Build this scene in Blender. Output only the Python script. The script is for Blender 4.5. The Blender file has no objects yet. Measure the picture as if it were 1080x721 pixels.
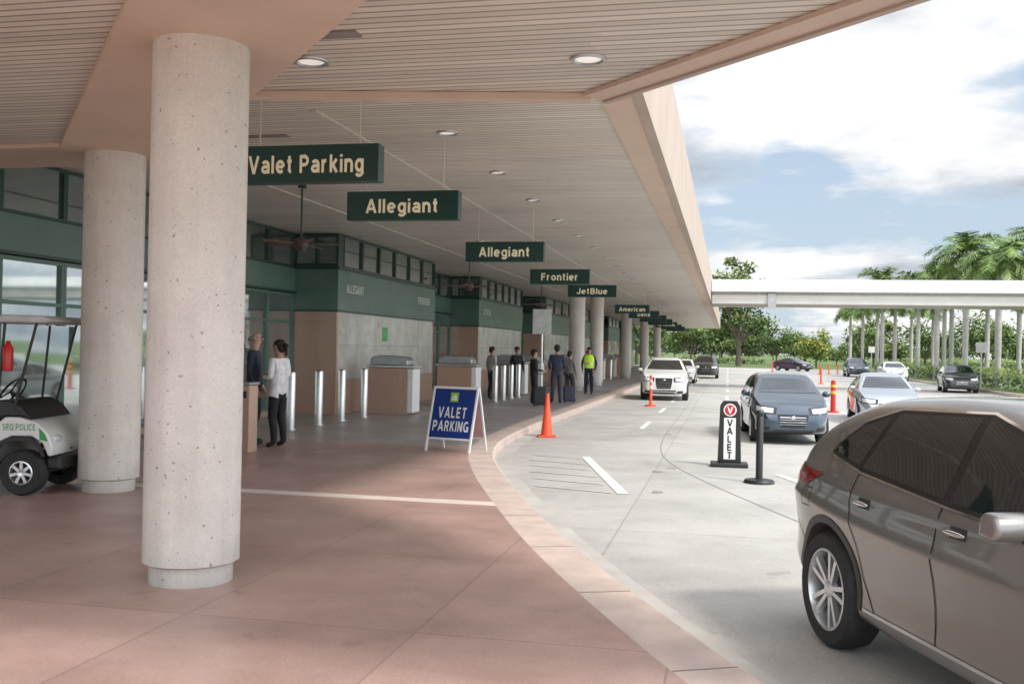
import bpy,bmesh,math,random
from mathutils import Vector,Matrix,Euler
from mathutils.bvhtree import BVHTree
R=math.radians
scene=bpy.context.scene
COL=scene.collection
# ------------------------------------------------------------ materials
_m={}
def nt(name):
    m=bpy.data.materials.new(name); m.use_nodes=True
    return m,m.node_tree,m.node_tree.nodes["Principled BSDF"]
def M(name,col,rough=.6,metal=0.,var=.12,scale=6.,bump=0.,coat=0.,bscale=None,emit=0):
    if name in _m: return _m[name]
    m,t,b=nt(name); L=t.links
    tc=t.nodes.new("ShaderNodeTexCoord")
    n=t.nodes.new("ShaderNodeTexNoise"); n.inputs["Scale"].default_value=scale; n.inputs["Detail"].default_value=6
    L.new(tc.outputs["Object"],n.inputs["Vector"])
    r=t.nodes.new("ShaderNodeValToRGB")
    r.color_ramp.elements[0].position=.3; r.color_ramp.elements[1].position=.7
    r.color_ramp.elements[0].color=[max(0,c*(1-var)) for c in col]+[1]
    r.color_ramp.elements[1].color=[min(1,c*(1+var)) for c in col]+[1]
    L.new(n.outputs["Fac"],r.inputs["Fac"]); L.new(r.outputs["Color"],b.inputs["Base Color"])
    b.inputs["Roughness"].default_value=rough; b.inputs["Metallic"].default_value=metal
    if coat: b.inputs["Coat Weight"].default_value=coat; b.inputs["Coat Roughness"].default_value=.03
    if bump:
        n2=t.nodes.new("ShaderNodeTexNoise"); n2.inputs["Scale"].default_value=bscale or scale*5; n2.inputs["Detail"].default_value=4
        L.new(tc.outputs["Object"],n2.inputs["Vector"])
        bp=t.nodes.new("ShaderNodeBump"); bp.inputs["Strength"].default_value=bump; bp.inputs["Distance"].default_value=.02
        L.new(n2.outputs["Fac"],bp.inputs["Height"]); L.new(bp.outputs["Normal"],b.inputs["Normal"])
    if emit:
        L.new(r.outputs["Color"],b.inputs["Emission Color"]); b.inputs["Emission Strength"].default_value=emit
    _m[name]=m; return m
def math_node(t,op,a,bv=None):
    n=t.nodes.new("ShaderNodeMath"); n.operation=op
    for i,x in enumerate((a,bv)):
        if x is None: continue
        if isinstance(x,(int,float)): n.inputs[i].default_value=x
        else: t.links.new(x,n.inputs[i])
    return n.outputs[0]
def mixc(t,fac,a,b,mode='MIX'):
    n=t.nodes.new("ShaderNodeMixRGB"); n.blend_type=mode
    for i,x in zip(("Fac","Color1","Color2"),(fac,a,b)):
        if isinstance(x,(int,float)): n.inputs[i].default_value=x
        elif isinstance(x,tuple): n.inputs[i].default_value=list(x)+[1]
        else: t.links.new(x,n.inputs[i])
    return n.outputs[0]
def noise(t,vec,scale,detail=5,rough=.55):
    n=t.nodes.new("ShaderNodeTexNoise"); n.inputs["Scale"].default_value=scale; n.inputs["Detail"].default_value=detail
    n.inputs["Roughness"].default_value=rough
    t.links.new(vec,n.inputs["Vector"]); return n.outputs["Fac"]
def ramp(t,fac,stops):
    r=t.nodes.new("ShaderNodeValToRGB"); e=r.color_ramp.elements
    while len(e)<len(stops): e.new(.5)
    for k,(p,c) in enumerate(stops):
        e[k].position=p; e[k].color=list(c)+[1] if isinstance(c,tuple) else [c,c,c,1]
    t.links.new(fac,r.inputs["Fac"]); return r.outputs["Color"]
def linemask(t,c,period,w,off=0):
    a=math_node(t,'DIVIDE',math_node(t,'ADD',c,off+1000*period),period)
    return math_node(t,'LESS_THAN',math_node(t,'FRACT',a),w/period)
def cellnoise(t,x,y,px,py):
    cb=t.nodes.new("ShaderNodeCombineXYZ")
    t.links.new(math_node(t,'FLOOR',math_node(t,'DIVIDE',x,px)),cb.inputs[0])
    t.links.new(math_node(t,'FLOOR',math_node(t,'DIVIDE',y,py)),cb.inputs[1])
    w=t.nodes.new("ShaderNodeTexWhiteNoise"); w.noise_dimensions='2D'; t.links.new(cb.outputs[0],w.inputs["Vector"])
    return w.outputs["Value"]
def paving(name,c1,c2,px,py,jw,rough=.55,joint=.45,stain=.35,ox=0,oy=0,cellv=.12,swap=False):
    m,t,b=nt(name); tc=t.nodes.new("ShaderNodeTexCoord"); v=tc.outputs["Object"]
    s=t.nodes.new("ShaderNodeSeparateXYZ"); t.links.new(v,s.inputs[0]); x,y=s.outputs[0],s.outputs[1]
    if swap: x,y=s.outputs[1],s.outputs[2]
    base=mixc(t,ramp(t,noise(t,v,1.1,8,.65),[(.3,0.),(.7,1.)]),c1,c2)
    st=ramp(t,noise(t,v,.35,9,.7),[(.36,1-stain),(.55,1.)])
    base=mixc(t,1.,base,st,'MULTIPLY')
    fine=ramp(t,noise(t,v,45,3,.7),[(.3,.86),(.7,1.06)])
    base=mixc(t,1.,base,fine,'MULTIPLY')
    sp=ramp(t,noise(t,v,3.2,2,.4),[(.70,1.),(.74,.84)])
    base=mixc(t,1.,base,sp,'MULTIPLY')
    cell=ramp(t,cellnoise(t,math_node(t,'ADD',x,ox),math_node(t,'ADD',y,oy),px,py),[(0,1-cellv),(1,1.)])
    base=mixc(t,1.,base,cell,'MULTIPLY')
    k=math_node(t,'MAXIMUM',linemask(t,x,px,jw,ox),linemask(t,y,py,jw,oy))
    base=mixc(t,math_node(t,'MULTIPLY',k,joint),base,tuple(c*.28 for c in c1))
    t.links.new(base,b.inputs["Base Color"])
    rr=ramp(t,noise(t,v,.9,6,.6),[(.3,rough-.12),(.7,rough+.15)]); t.links.new(rr,b.inputs["Roughness"])
    bp=t.nodes.new("ShaderNodeBump"); bp.inputs["Strength"].default_value=.15; bp.inputs["Distance"].default_value=.01
    t.links.new(noise(t,v,60,4),bp.inputs["Height"]); t.links.new(bp.outputs[0],b.inputs["Normal"])
    _m[name]=m; return m
def slats(name,c,period=.105):
    m,t,b=nt(name); tc=t.nodes.new("ShaderNodeTexCoord"); v=tc.outputs["Object"]
    s=t.nodes.new("ShaderNodeSeparateXYZ"); t.links.new(v,s.inputs[0]); x,y=s.outputs[0],s.outputs[1]
    cn=ramp(t,cellnoise(t,math_node(t,'ADD',x,math_node(t,'MULTIPLY',cellnoise(t,x,y,50,period),3.6)),y,3.6,period),[(0,.80),(1,1.)])
    cn2=ramp(t,noise(t,v,.5,5),[(.3,.88),(.7,1.04)])
    col=mixc(t,1.,mixc(t,1.,c,cn,'MULTIPLY'),cn2,'MULTIPLY')
    k=linemask(t,y,period,.024)
    col=mixc(t,math_node(t,'MULTIPLY',k,.78),col,tuple(q*.22 for q in c))
    t.links.new(col,b.inputs["Base Color"]); b.inputs["Roughness"].default_value=.45
    _m[name]=m; return m
plaza_m=paving("plaza_concrete",(.545,.365,.31),(.43,.275,.23),1.52,2.1,.014,.40,ox=.3,oy=.55,stain=.22)
walk_m=paving("walk_concrete",(.46,.405,.375),(.37,.33,.31),1.52,1.52,.014,.45,ox=.3,stain=.2)
road_m=paving("road_concrete",(.50,.48,.445),(.43,.41,.385),4.2,5.2,.02,.75,ox=1.1,stain=.2,cellv=.08,joint=.4)
slat_m=slats("slatted_soffit",(.75,.685,.60))
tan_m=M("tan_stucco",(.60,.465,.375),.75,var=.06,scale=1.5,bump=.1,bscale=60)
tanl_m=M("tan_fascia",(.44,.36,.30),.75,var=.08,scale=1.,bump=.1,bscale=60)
kerb_m=M("kerb_concrete",(.54,.43,.375),.7,var=.14,scale=3,bump=.25,bscale=50)
paint_m=M("road_paint",(.74,.74,.72),.6,var=.14,scale=7)
faint_m=M("worn_road_paint",(.58,.575,.555),.7,var=.14,scale=7)
green_m=M("green_metal",(.10,.18,.15),.3,var=.12,scale=1.2)
dgreen_m=M("dark_green_metal",(.024,.062,.05),.35,var=.15,scale=2)
sign_m=M("sign_green",(.008,.045,.036),.35,var=.1,scale=2)
cream_m=M("sign_lettering_cream",(.88,.80,.56),.5,var=.03,emit=.06)
white_m=M("white_paint",(.78,.78,.76),.4,var=.04,scale=4)
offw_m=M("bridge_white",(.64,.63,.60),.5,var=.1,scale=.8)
panel_m=paving("wall_panel",(.86,.84,.79),(.60,.58,.54),1.3,.86,.02,.14,swap=True,stain=.2,joint=.4,cellv=.18)
gran_m=M("brown_granite",(.46,.30,.22),.3,var=.28,scale=60,coat=.3)
steel_m=M("brushed_steel",(.66,.66,.65),.32,1.,var=.08,scale=20)
dsteel_m=M("hood_metal",(.42,.44,.45),.35,.7,var=.1)
black_m=M("black_plastic",(.018,.018,.018),.45,var=.2)
rub_m=M("tyre_rubber",(.028,.028,.028),.8,var=.2,scale=15)
glass_m=M("facade_glass",(.24,.29,.28),.05,.8,var=.25,scale=.6,coat=1.)
door_m=M("door_glass",(.48,.54,.53),.04,.85,var=.25,scale=.7,coat=1.)
cglass_m=M("car_glass",(.012,.015,.017),.02,var=.1,coat=1.)
alloy_m=M("alloy",(.72,.73,.74),.3,.8,var=.05)
chrome_m=M("chrome",(.8,.8,.8),.1,1.,var=.03)
red_m=M("red_lens",(.30,.008,.01),.12,var=.15,coat=1.)
lamp_m=M("headlight_lens",(.62,.66,.68),.08,var=.2,scale=25,coat=1.)
orange_m=M("cone_orange",(.80,.085,.025),.5,var=.08)
blue_m=M("sign_blue",(.012,.04,.22),.35,var=.05)
grass_m=M("grass_blades",(.10,.15,.04),.9,var=.35,scale=1.5,bump=.6)
def colmat():
    m,t,b=nt("column_concrete"); tc=t.nodes.new("ShaderNodeTexCoord"); v=tc.outputs["Object"]
    base=ramp(t,noise(t,v,1.6,8,.65),[(.3,(.60,.555,.50)),(.7,(.74,.695,.635))])
    pits=ramp(t,noise(t,v,28,1,.3),[(.735,1.),(.77,.50)])
    sp=ramp(t,noise(t,v,70,2,.5),[(.3,.90),(.7,1.03)])
    base=mixc(t,1.,mixc(t,1.,base,pits,'MULTIPLY'),sp,'MULTIPLY')
    mp=t.nodes.new("ShaderNodeMapping"); mp.inputs["Scale"].default_value=(5,5,.25); t.links.new(v,mp.inputs[0])
    base=mixc(t,1.,base,ramp(t,noise(t,mp.outputs[0],1.,4),[(.35,.88),(.65,1.)]),'MULTIPLY')
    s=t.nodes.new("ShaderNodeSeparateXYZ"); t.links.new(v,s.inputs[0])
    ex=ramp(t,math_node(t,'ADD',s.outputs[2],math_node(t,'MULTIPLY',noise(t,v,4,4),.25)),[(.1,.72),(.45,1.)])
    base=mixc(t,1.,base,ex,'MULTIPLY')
    t.links.new(base,b.inputs["Base Color"]); b.inputs["Roughness"].default_value=.75
    bp=t.nodes.new("ShaderNodeBump"); bp.inputs["Strength"].default_value=.3; bp.inputs["Distance"].default_value=.006
    t.links.new(noise(t,v,30,5),bp.inputs["Height"]); t.links.new(bp.outputs[0],b.inputs["Normal"])
    return m
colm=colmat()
# ------------------------------------------------------------ mesh builder
class MB:
    def __init__(s): s.v=[];s.f=[];s.m=[]
    def add(s,vs,fs,mi=0,X=None):
        o=len(s.v)
        for p in vs:
            p=Vector(p)
            if X is not None: p=X@p
            s.v.append(p)
        for f in fs: s.f.append([i+o for i in f]); s.m.append(mi)
        return s
    def box(s,x0,x1,y0,y1,z0,z1,mi=0,X=None):
        return s.add([(x0,y0,z0),(x1,y0,z0),(x1,y1,z0),(x0,y1,z0),(x0,y0,z1),(x1,y0,z1),(x1,y1,z1),(x0,y1,z1)],
          [(3,2,1,0),(4,5,6,7),(0,1,5,4),(1,2,6,5),(2,3,7,6),(3,0,4,7)],mi,X)
    def cyl(s,p0,p1,r0,r1=None,n=12,mi=0,X=None):
        r1=r0 if r1 is None else r1; p0=Vector(p0);p1=Vector(p1); d=(p1-p0).normalized()
        a=d.orthogonal().normalized(); b=d.cross(a); vs=[]
        for p,r in((p0,r0),(p1,r1)):
            for i in range(n):
                t=2*math.pi*i/n; vs.append(p+a*r*math.cos(t)+b*r*math.sin(t))
        fs=[(i,(i+1)%n,n+(i+1)%n,n+i) for i in range(n)]+[tuple(range(n))[::-1],tuple(range(n,2*n))]
        return s.add(vs,fs,mi,X)
    def rev(s,prof,n=24,mi=0,X=None,axis='Z',caps=True):
        vs=[]
        for r,z in prof:
            for i in range(n):
                t=2*math.pi*i/n
                p=(r*math.cos(t),r*math.sin(t),z)
                if axis=='Y': p=(p[0],p[2],p[1])
                vs.append(p)
        fs=[]
        for k in range(len(prof)-1):
            for i in range(n):
                fs.append((k*n+i,k*n+(i+1)%n,(k+1)*n+(i+1)%n,(k+1)*n+i))
        if caps and prof[0][0]>.001: fs.append(tuple(range(n))[::-1])
        if caps and prof[-1][0]>.001: fs.append(tuple(range((len(prof)-1)*n,len(prof)*n)))
        return s.add(vs,fs,mi,X)
    def prism(s,poly,z0,z1,mi=0,X=None):
        n=len(poly)
        vs=[(p[0],p[1],z0) for p in poly]+[(p[0],p[1],z1) for p in poly]
        return s.add(vs,[tuple(range(n))[::-1],tuple(range(n,2*n))]+[(i,(i+1)%n,n+(i+1)%n,n+i) for i in range(n)],mi,X)
    def sideprism(s,poly,y0,y1,mi=0,X=None):
        n=len(poly)
        vs=[(p[0],y0,p[1]) for p in poly]+[(p[0],y1,p[1]) for p in poly]
        return s.add(vs,[tuple(range(n)),tuple(range(n,2*n))[::-1]]+[(i,(i+1)%n,n+(i+1)%n,n+i) for i in range(n)],mi,X)
    def ell(s,c,r,n=12,k=8,mi=0,X=None):
        prof=[(max(1e-4,math.sin(math.pi*i/k)),-math.cos(math.pi*i/k)) for i in range(k+1)]
        T=Matrix.Translation(c)@Matrix.Diagonal((r[0],r[1],r[2],1))
        if X is not None: T=X@T
        return s.rev(prof,n,mi,T)
    def obj(s,name,mats,parent=None,loc=(0,0,0),rot=(0,0,0),smooth=None,bevel=0,fix=True,seg=2):
        me=bpy.data.meshes.new(name); me.from_pydata([tuple(p) for p in s.v],[],s.f)
        for p,mi in zip(me.polygons,s.m): p.material_index=mi
        if fix:
            bm=bmesh.new(); bm.from_mesh(me); bmesh.ops.recalc_face_normals(bm,faces=bm.faces); bm.to_mesh(me); bm.free()
        if not isinstance(mats,(list,tuple)): mats=[mats]
        for m in mats: me.materials.append(m)
        if smooth is not None:
            me.shade_smooth(); me.set_sharp_from_angle(angle=R(smooth))
        o=bpy.data.objects.new(name,me); COL.objects.link(o); o.location=loc; o.rotation_euler=rot
        if parent: o.parent=parent
        if bevel:
            b=o.modifiers.new("bevel",'BEVEL'); b.width=bevel; b.segments=seg; b.limit_method='ANGLE'
        return o
def top(o,label,cat,group=None):
    o["label"]=label; o["category"]=cat
    if group: o["group"]=group
    return o
def empty(name,loc,rz=0,label=None,cat=None,group=None):
    o=bpy.data.objects.new(name,None); COL.objects.link(o); o.location=loc; o.rotation_euler=(0,0,rz); o.empty_display_size=.3
    if label: top(o,label,cat,group)
    return o
def struct(o): o["kind"]="structure"; return o
def dup(o,loc=None,rz=None,sc=None,parent=None,label=None):
    c=o.copy(); COL.objects.link(c)
    if parent: c.parent=parent
    if loc is not None: c.location=loc
    if rz is not None: c.rotation_euler=(0,0,rz)
    if sc is not None: c.scale=(sc,sc,sc) if not isinstance(sc,tuple) else sc
    if label: c["label"]=label
    for ch in list(o.children): dup(ch,parent=c)
    return c
# grotesque lettering drawn from strokes (units: cap height 1)
def _arc(cx,cy,rx,ry,a0,a1,n=14): return [(cx+rx*math.cos(R(a0+(a1-a0)*i/n)),cy+ry*math.sin(R(a0+(a1-a0)*i/n))) for i in range(n+1)]
GL={
'l':(.0,[[(0,0),(0,1)]]),'i':(0,[[(0,0),(0,.74)],[(0,.85),(0,1.0)]]),
'a':(.46,[[(.46,0),(.46,.50)]+_arc(.24,.47,.22,.19,20,155,10),[(.46,.40),(.26,.385)]+_arc(.20,.235,.19,.15,95,265,10)+[(.30,.10),(.46,.20)]]),
'e':(.5,[[(.02,.37),(.48,.37)],_arc(.25,.37,.25,.29,0,315,22)]),
't':(.27,[[(.11,.97),(.11,.2)]+_arc(.23,.2,.12,.11,180,280,6),[(-.06,.67),(.28,.67)]]),
'P':(.53,[[(0,0),(0,1)],[(0,.92),(.28,.92)]+_arc(.28,.69,.23,.23,90,-90,12)+[(0,.46)]]),
'R':(.55,[[(0,0),(0,1)],[(0,.92),(.28,.92)]+_arc(.28,.70,.22,.22,90,-90,12)+[(0,.48)],[(.28,.48),(.52,0)]]),
'r':(.28,[[(0,0),(0,.74)],[(0,.42)]+_arc(.24,.44,.22,.23,170,85,8)]),
'k':(.44,[[(0,0),(0,1)],[(.42,.74),(0,.27)],[(.15,.42),(.45,0)]]),
'n':(.44,[[(0,0),(0,.74)],_arc(.22,.43,.22,.24,180,0,12)+[(.44,0)]]),
'm':(.74,[[(0,0),(0,.74)],_arc(.185,.46,.185,.21,180,0,10)+[(.37,0)],_arc(.555,.46,.185,.21,180,0,10)+[(.74,0)]]),
'g':(.46,[_arc(.23,.37,.23,.29,0,360,22),[(.46,.74),(.46,-.02)]+_arc(.23,-.02,.23,.17,0,-160,10)]),
'd':(.46,[_arc(.23,.37,.23,.29,0,360,22),[(.46,1),(.46,0)]]),
'o':(.5,[_arc(.25,.37,.25,.29,0,360,24)]),'c':(.44,[_arc(.25,.37,.25,.29,48,312,20)]),
'u':(.44,[[(0,.74),(0,.3)]+_arc(.22,.30,.22,.22,180,360,12),[(.44,.74),(.44,0)]]),
'U':(.54,[[(0,1),(0,.33)]+_arc(.27,.33,.27,.25,180,360,14)+[(.54,1)]]),
'A':(.68,[[(0,0),(.34,1)],[(.34,1),(.68,0)],[(.14,.30),(.54,.30)]]),'V':(.66,[[(0,1),(.33,0)],[(.33,0),(.66,1)]]),
'F':(.48,[[(0,0),(0,1)],[(0,.92),(.5,.92)],[(0,.50),(.44,.50)]]),'E':(.48,[[(0,0),(0,1)],[(0,.92),(.5,.92)],[(0,.50),(.45,.50)],[(0,.08),(.5,.08)]]),
'L':(.44,[[(0,0),(0,1)],[(0,.08),(.46,.08)]]),'T':(.56,[[(.28,0),(.28,1)],[(-.02,.92),(.58,.92)]]),'I':(0,[[(0,0),(0,1)]]),
'N':(.54,[[(0,0),(0,1)],[(0,1),(.54,0)],[(.54,0),(.54,1)]]),'K':(.52,[[(0,0),(0,1)],[(.50,1),(0,.36)],[(.17,.55),(.54,0)]]),
'J':(.42,[[(.42,1),(.42,.3)]+_arc(.21,.3,.21,.23,0,-180,10)]),
'B':(.54,[[(0,0),(0,1)],[(0,.92),(.27,.92)]+_arc(.27,.72,.2,.2,90,-90,10)+[(0,.52)],[(.1,.52),(.3,.52)]+_arc(.3,.30,.22,.22,90,-90,10)+[(0,.08)]]),
'D':(.56,[[(0,0),(0,1)],[(0,.92),(.2,.92)]+_arc(.2,.5,.36,.42,90,-90,14)+[(0,.08)]]),
'C':(.6,[_arc(.33,.5,.33,.43,48,312,20)]),'G':(.64,[_arc(.33,.5,.33,.43,48,340,20),[(.64,.0),(.64,.44),(.36,.44)]]),
'O':(.68,[_arc(.34,.5,.34,.43,0,360,26)]),'Q':(.68,[_arc(.34,.5,.34,.43,0,360,26),[(.42,.28),(.70,-.02)]]),
'S':(.52,[_arc(.26,.70,.24,.22,30,240,10)+_arc(.26,.29,.26,.22,80,-150,12)]),
}
def text(s,size,mat,parent,loc,rot,w=.17,name="lettering",fit=None,sp=.17,**kw):
    mb=MB(); x=0; q=0; cap=size*.72
    for ch in s:
        if ch==' ': x+=.38; continue
        wd,st=GL[ch]
        for pl in st:
            P=[Vector(p)+Vector((x+w/2,0)) for p in pl]; A=[];B=[]
            for i,p in enumerate(P):
                t=(P[min(i+1,len(P)-1)]-P[max(0,i-1)]).normalized(); nn=Vector((-t.y,t.x))*w/2
                if 0<i<len(P)-1:
                    t1=(P[i]-P[i-1]).normalized(); cz=max(.6,t.dot(t1)); nn=nn/cz
                A.append(p+nn);B.append(p-nn)
            z=.002+.0004*(q%7); q+=1; n=len(P)
            mb.add([(a.x,a.y-.5,z/cap) for a in A]+[(b.x,b.y-.5,z/cap) for b in B],[(n+i,n+i+1,i+1,i) for i in range(n-1)])
        x+=wd+w+sp
    tot=x-sp; kx=cap if not fit else fit/tot
    for v in mb.v: v.x=(v.x-tot/2)*kx; v.y*=cap; v.z*=cap
    o=mb.obj(name,mat,parent,loc=loc,rot=rot,fix=False); return o
def catmull(P,n):
    out=[]
    for i in range(len(P)-1):
        p0=Vector(P[max(0,i-1)]);p1=Vector(P[i]);p2=Vector(P[i+1]);p3=Vector(P[min(len(P)-1,i+2)])
        for k in range(n):
            t=k/n; out.append(.5*((2*p1)+(-p0+p2)*t+(2*p0-5*p1+4*p2-p3)*t*t+(-p0+3*p1-3*p2+p3)*t**3))
    out.append(Vector(P[-1])); return out
# ------------------------------------------------------------ ground
RZ=-.15
K=[(9.5,-3.5),(5.2,-.6),(2.7,1.9),(1.25,3.7),(.25,5.36),(-.9,7.82),(-1.85,10.2),(-3.05,13.6),(-3.8,16.3),(-4.17,19),(-4.3,23),(-4.3,29),(-4.3,40),(-4.3,60),(-4.3,125)]
KC=catmull(K,8)
def offs(C,d):
    out=[]
    for i,p in enumerate(C):
        t=(C[min(i+1,len(C)-1)]-C[max(i-1,0)]).normalized(); out.append(p+Vector((t.y,-t.x))*d)
    return out
KI=offs(KC,-.42)
def ribbon(A,B,z,mi=0,mb=None):
    mb=mb or MB(); n=len(A)
    return mb.add([(p.x,p.y,z) for p in A]+[(p.x,p.y,z) for p in B],[(i,i+1,n+i+1,n+i) for i in range(n-1)],mi)
struct(MB().add([(-900,-400,-.22),(900,-400,-.22),(900,1600,-.22),(-900,1600,-.22)],[(0,1,2,3)]).obj("ground",grass_m))
struct(MB().add([(-60,-60,RZ),(70,-60,RZ),(70,128,RZ),(-60,128,RZ)],[(0,1,2,3)]).obj("road",road_m))
def walk(name,y0,y1,mat):
    def at(y):
        for a,b in zip(KI,KI[1:]):
            if a.y<=y<=b.y: return a.lerp(b,(y-a.y)/(b.y-a.y))
    pts=[at(y0)]+[p for p in KI if y0+.01<p.y<y1-.01]+[at(y1)]
    return struct(ribbon([Vector((-14,p.y)) for p in pts],pts,0).obj(name,mat))
band_m=M("pale_band",(.68,.58,.51),.6,var=.08,scale=5,bump=.1)
walk("pavement_plaza",KI[0].y+.05,10.62,plaza_m); walk("pavement_band",10.62,10.88,band_m); walk("pavement_plaza_far",10.88,16.8,plaza_m); walk("pavement",16.8,124,walk_m)
struct(MB().add([(-14,-30,-.003),(9,-30,-.003),(9,-3,-.003),(-14,-3,-.003)],[(0,1,2,3)]).obj("pavement_rear",plaza_m))
mb=MB(); n=len(KC)
KO=offs(KC,-.03)
ribbon(KI,KO,0,0,mb)
mb.add([(p.x,p.y,0) for p in KO]+[(p.x,p.y,-.03) for p in KC],[(i,i+1,n+i+1,n+i) for i in range(n-1)])
mb.add([(p.x,p.y,-.03) for p in KC]+[(p.x,p.y,-.16) for p in KC],[(i,i+1,n+i+1,n+i) for i in range(n-1)])
struct(mb.obj("kerb",kerb_m))
mb=MB()
for i in range(3,len(KC)-1,5):
    a=KI[i];b=KO[i];t_=(KC[i+1]-KC[i]).normalized()*.005
    mb.add([(a.x-t_.x,a.y-t_.y,.003),(b.x-t_.x,b.y-t_.y,.003),(b.x+t_.x,b.y+t_.y,.003),(a.x+t_.x,a.y+t_.y,.003)],[(0,1,2,3)])
struct(mb.obj("kerb_joint",M("kerb_gap",(.25,.19,.16),.9)))
dk=M("gutter_joint",(.24,.23,.22),.8)
a=offs(KC,2.95); b=offs(KC,2.966); struct(ribbon(a,b,RZ+.004).obj("road_joint",dk))
gut=M("gutter_concrete",(.44,.415,.385),.75,var=.14,scale=2)
struct(ribbon(offs(KC,.002),offs(KC,.30),RZ+.0035).obj("gutter",gut))
mb=MB(); fb=MB()
def seg(a,b,w,z=RZ+.008,mb=mb):
    a=Vector(a);b=Vector(b);t=(b-a).normalized();nn=Vector((t.y,-t.x))*w/2
    mb.add([(*(a-nn),z),(*(a+nn),z),(*(b+nn),z),(*(b-nn),z)],[(0,1,2,3)])
seg((-1.30,13.0),(-2.40,17.3),.15)
for k in range(6):
    y=13.1+k*.78; t=(y-13.)/4.3
    xk=-3.05-.75*min(1,max(0,(y-13.2)/3.2)); seg((xk+.5,y+.28),(-1.38-1.08*t-.05,y-.05),.055,mb=fb)
ln=offs(KC,4.35)
for i in range(len(ln)-1):
    y=ln[i].y
    if 9.5<y<22 and int((y-9.5)/3.2)%2==1: seg(ln[i],ln[i+1],.13)
for k in range(12): seg((.0,24+k*8.2),(.0,27+k*8.2),.13)
for k in range(14): seg((-2.0,24+k*6.5),(-2.0,26.6+k*6.5),.12)
for k in range(12): seg((3.7,14+k*8.2),(3.7,17+k*8.2),.13)
for k in range(12): seg((7.4,14+k*8.2),(7.4,17+k*8.2),.13)
for k in range(7): seg((-4.0,29.5+k*13),(-2.0,29.5+k*13),.1)
seg((13.2,20),(13.2,125),.12)
struct(mb.obj("road_marking",paint_m)); struct(fb.obj("worn_marking",faint_m))
oil=M("oil_stain",(.29,.28,.265),.6,var=.3,scale=3)
mb=MB(); rg=random.Random(3)
for k in range(22):
    cx=rg.choice([-1.1,1.8,5.5])+rg.uniform(-.3,.3); cy=rg.uniform(9,60); n_=14
    mb.add([(cx+math.cos(q*6.283/n_)*rg.uniform(.04,.11),cy+math.sin(q*6.283/n_)*rg.uniform(.08,.2),RZ+.004) for q in range(n_)],[tuple(range(n_))])
struct(mb.obj("oil_stain",oil))
mb=MB(); mb.box(13.6,32,46,124,-.2,.0)
struct(mb.obj("median_verge",grass_m))
mb=MB(); mb.box(13.42,13.6,45.8,124,-.2,.02); mb.box(13.6,32,45.8,46,-.2,.02); struct(mb.obj("median_kerb",kerb_m))
# ------------------------------------------------------------ canopy
CZ=4.5; NZ=3.92; YE=3.4
can=empty("terminal_canopy",(0,0,0),0,"broad tan canopy with slatted soffit over the airport pavement","canopy")
xe=-1.13+(8.55-YE)*.7/.714
near=[(-14,YE),(xe,YE),(-1.13,8.55),(-4.13,8.04),(-6.61,10.9),(-14,10.9)]
MB().prism(near,NZ,5.3).obj("soffit",[slat_m],can)
def el(y,nn):
    s=(y-nn*.655)/.756; return nn*.756-.655*s
MB().prism([(-7.33,9.77),(el(YE,.83),YE),(el(YE,2.14),YE),(-6.61,10.9),(-7.33,10.9)],3.87,3.918).obj("beam",tan_m,can)
MB().box(-14,-7.332,9.77,10.9,3.87,3.918).obj("beam",tan_m,can)
mb=MB(); o=Vector((.7,-.714)); q=Vector((-.714,-.7)); A=Vector((-1.13,8.55))+Vector((.03,.03)); B=A+o*7.2
mb.prism([tuple(A),tuple(B),tuple(B+q*.22),tuple(A+q*.22)],3.88,3.917); mb.obj("trim",tan_m,can)
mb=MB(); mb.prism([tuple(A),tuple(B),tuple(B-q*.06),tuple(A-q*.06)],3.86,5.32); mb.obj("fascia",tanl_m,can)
mb=MB(); A2=Vector((-4.13,8.04));B2=Vector((-1.2,8.53)); d2=(B2-A2).normalized(); n2=Vector((-d2.y,d2.x))
mb.prism([tuple(A2-n2*.1),tuple(B2-n2*.1),tuple(B2+n2*.03),tuple(A2+n2*.03)],3.86,3.916); mb.obj("trim",tan_m,can)
far=[(-14,10.905),(-6.605,10.905),(-4.125,8.06),(-1.42,8.52),(-1.42,118),(-14,118)]
MB().prism(far,CZ,5.85).obj("soffit",[slat_m],can)
MB().box(-1.418,-1.05,8.7,118,CZ-.03,5.0).obj("trim",tan_m,can)
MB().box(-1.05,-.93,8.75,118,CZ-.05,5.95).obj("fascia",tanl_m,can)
for x in(-4.9,-8.0): MB().box(x,x+.09,11.0,118,CZ-.02,CZ-.002).obj("soffit_joint",M("soffit_groove",(.56,.52,.47),.6),can)
lm=M("downlight_lens",(.90,.87,.80),.2,var=.05,emit=.45)
def downlight(x,y,z,r=.10):
    mb=MB(); mb.rev([(r,-.004),(r+.012,-.02),(r+.035,-.018),(r+.04,-.002)],24,0,caps=False); mb.rev([(.0001,-.006),(r,-.006)],24,1,caps=False)
    return top(mb.obj("recessed_light",[dsteel_m,lm],None,(x,y,z),smooth=30),"round recessed ceiling light in the slatted soffit","light","recessed lights in the soffit")
d0=downlight(-1.07,7.45,NZ)
dup(d0,(-3.2,7.2,NZ))
for y in [12.4+2.9*k for k in range(18)]: dup(d0,(-3.6,y,CZ))
for y in [13.5+5.8*k for k in range(9)]: dup(d0,(-6.3,y,CZ))
vt=MB().box(-.32,.32,-.07,.07,-.012,0)
v0=top(vt.obj("soffit_vent",M("vent_dark",(.22,.2,.18),.6),None,(-6.2,6.9,NZ)),"dark rectangular air vent in the slatted soffit","vent","soffit vents")
dup(v0,(-2.9,6.6,NZ)); dup(v0,(-6.1,12.3,CZ));dup(v0,(-5.4,18.3,CZ))
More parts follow.
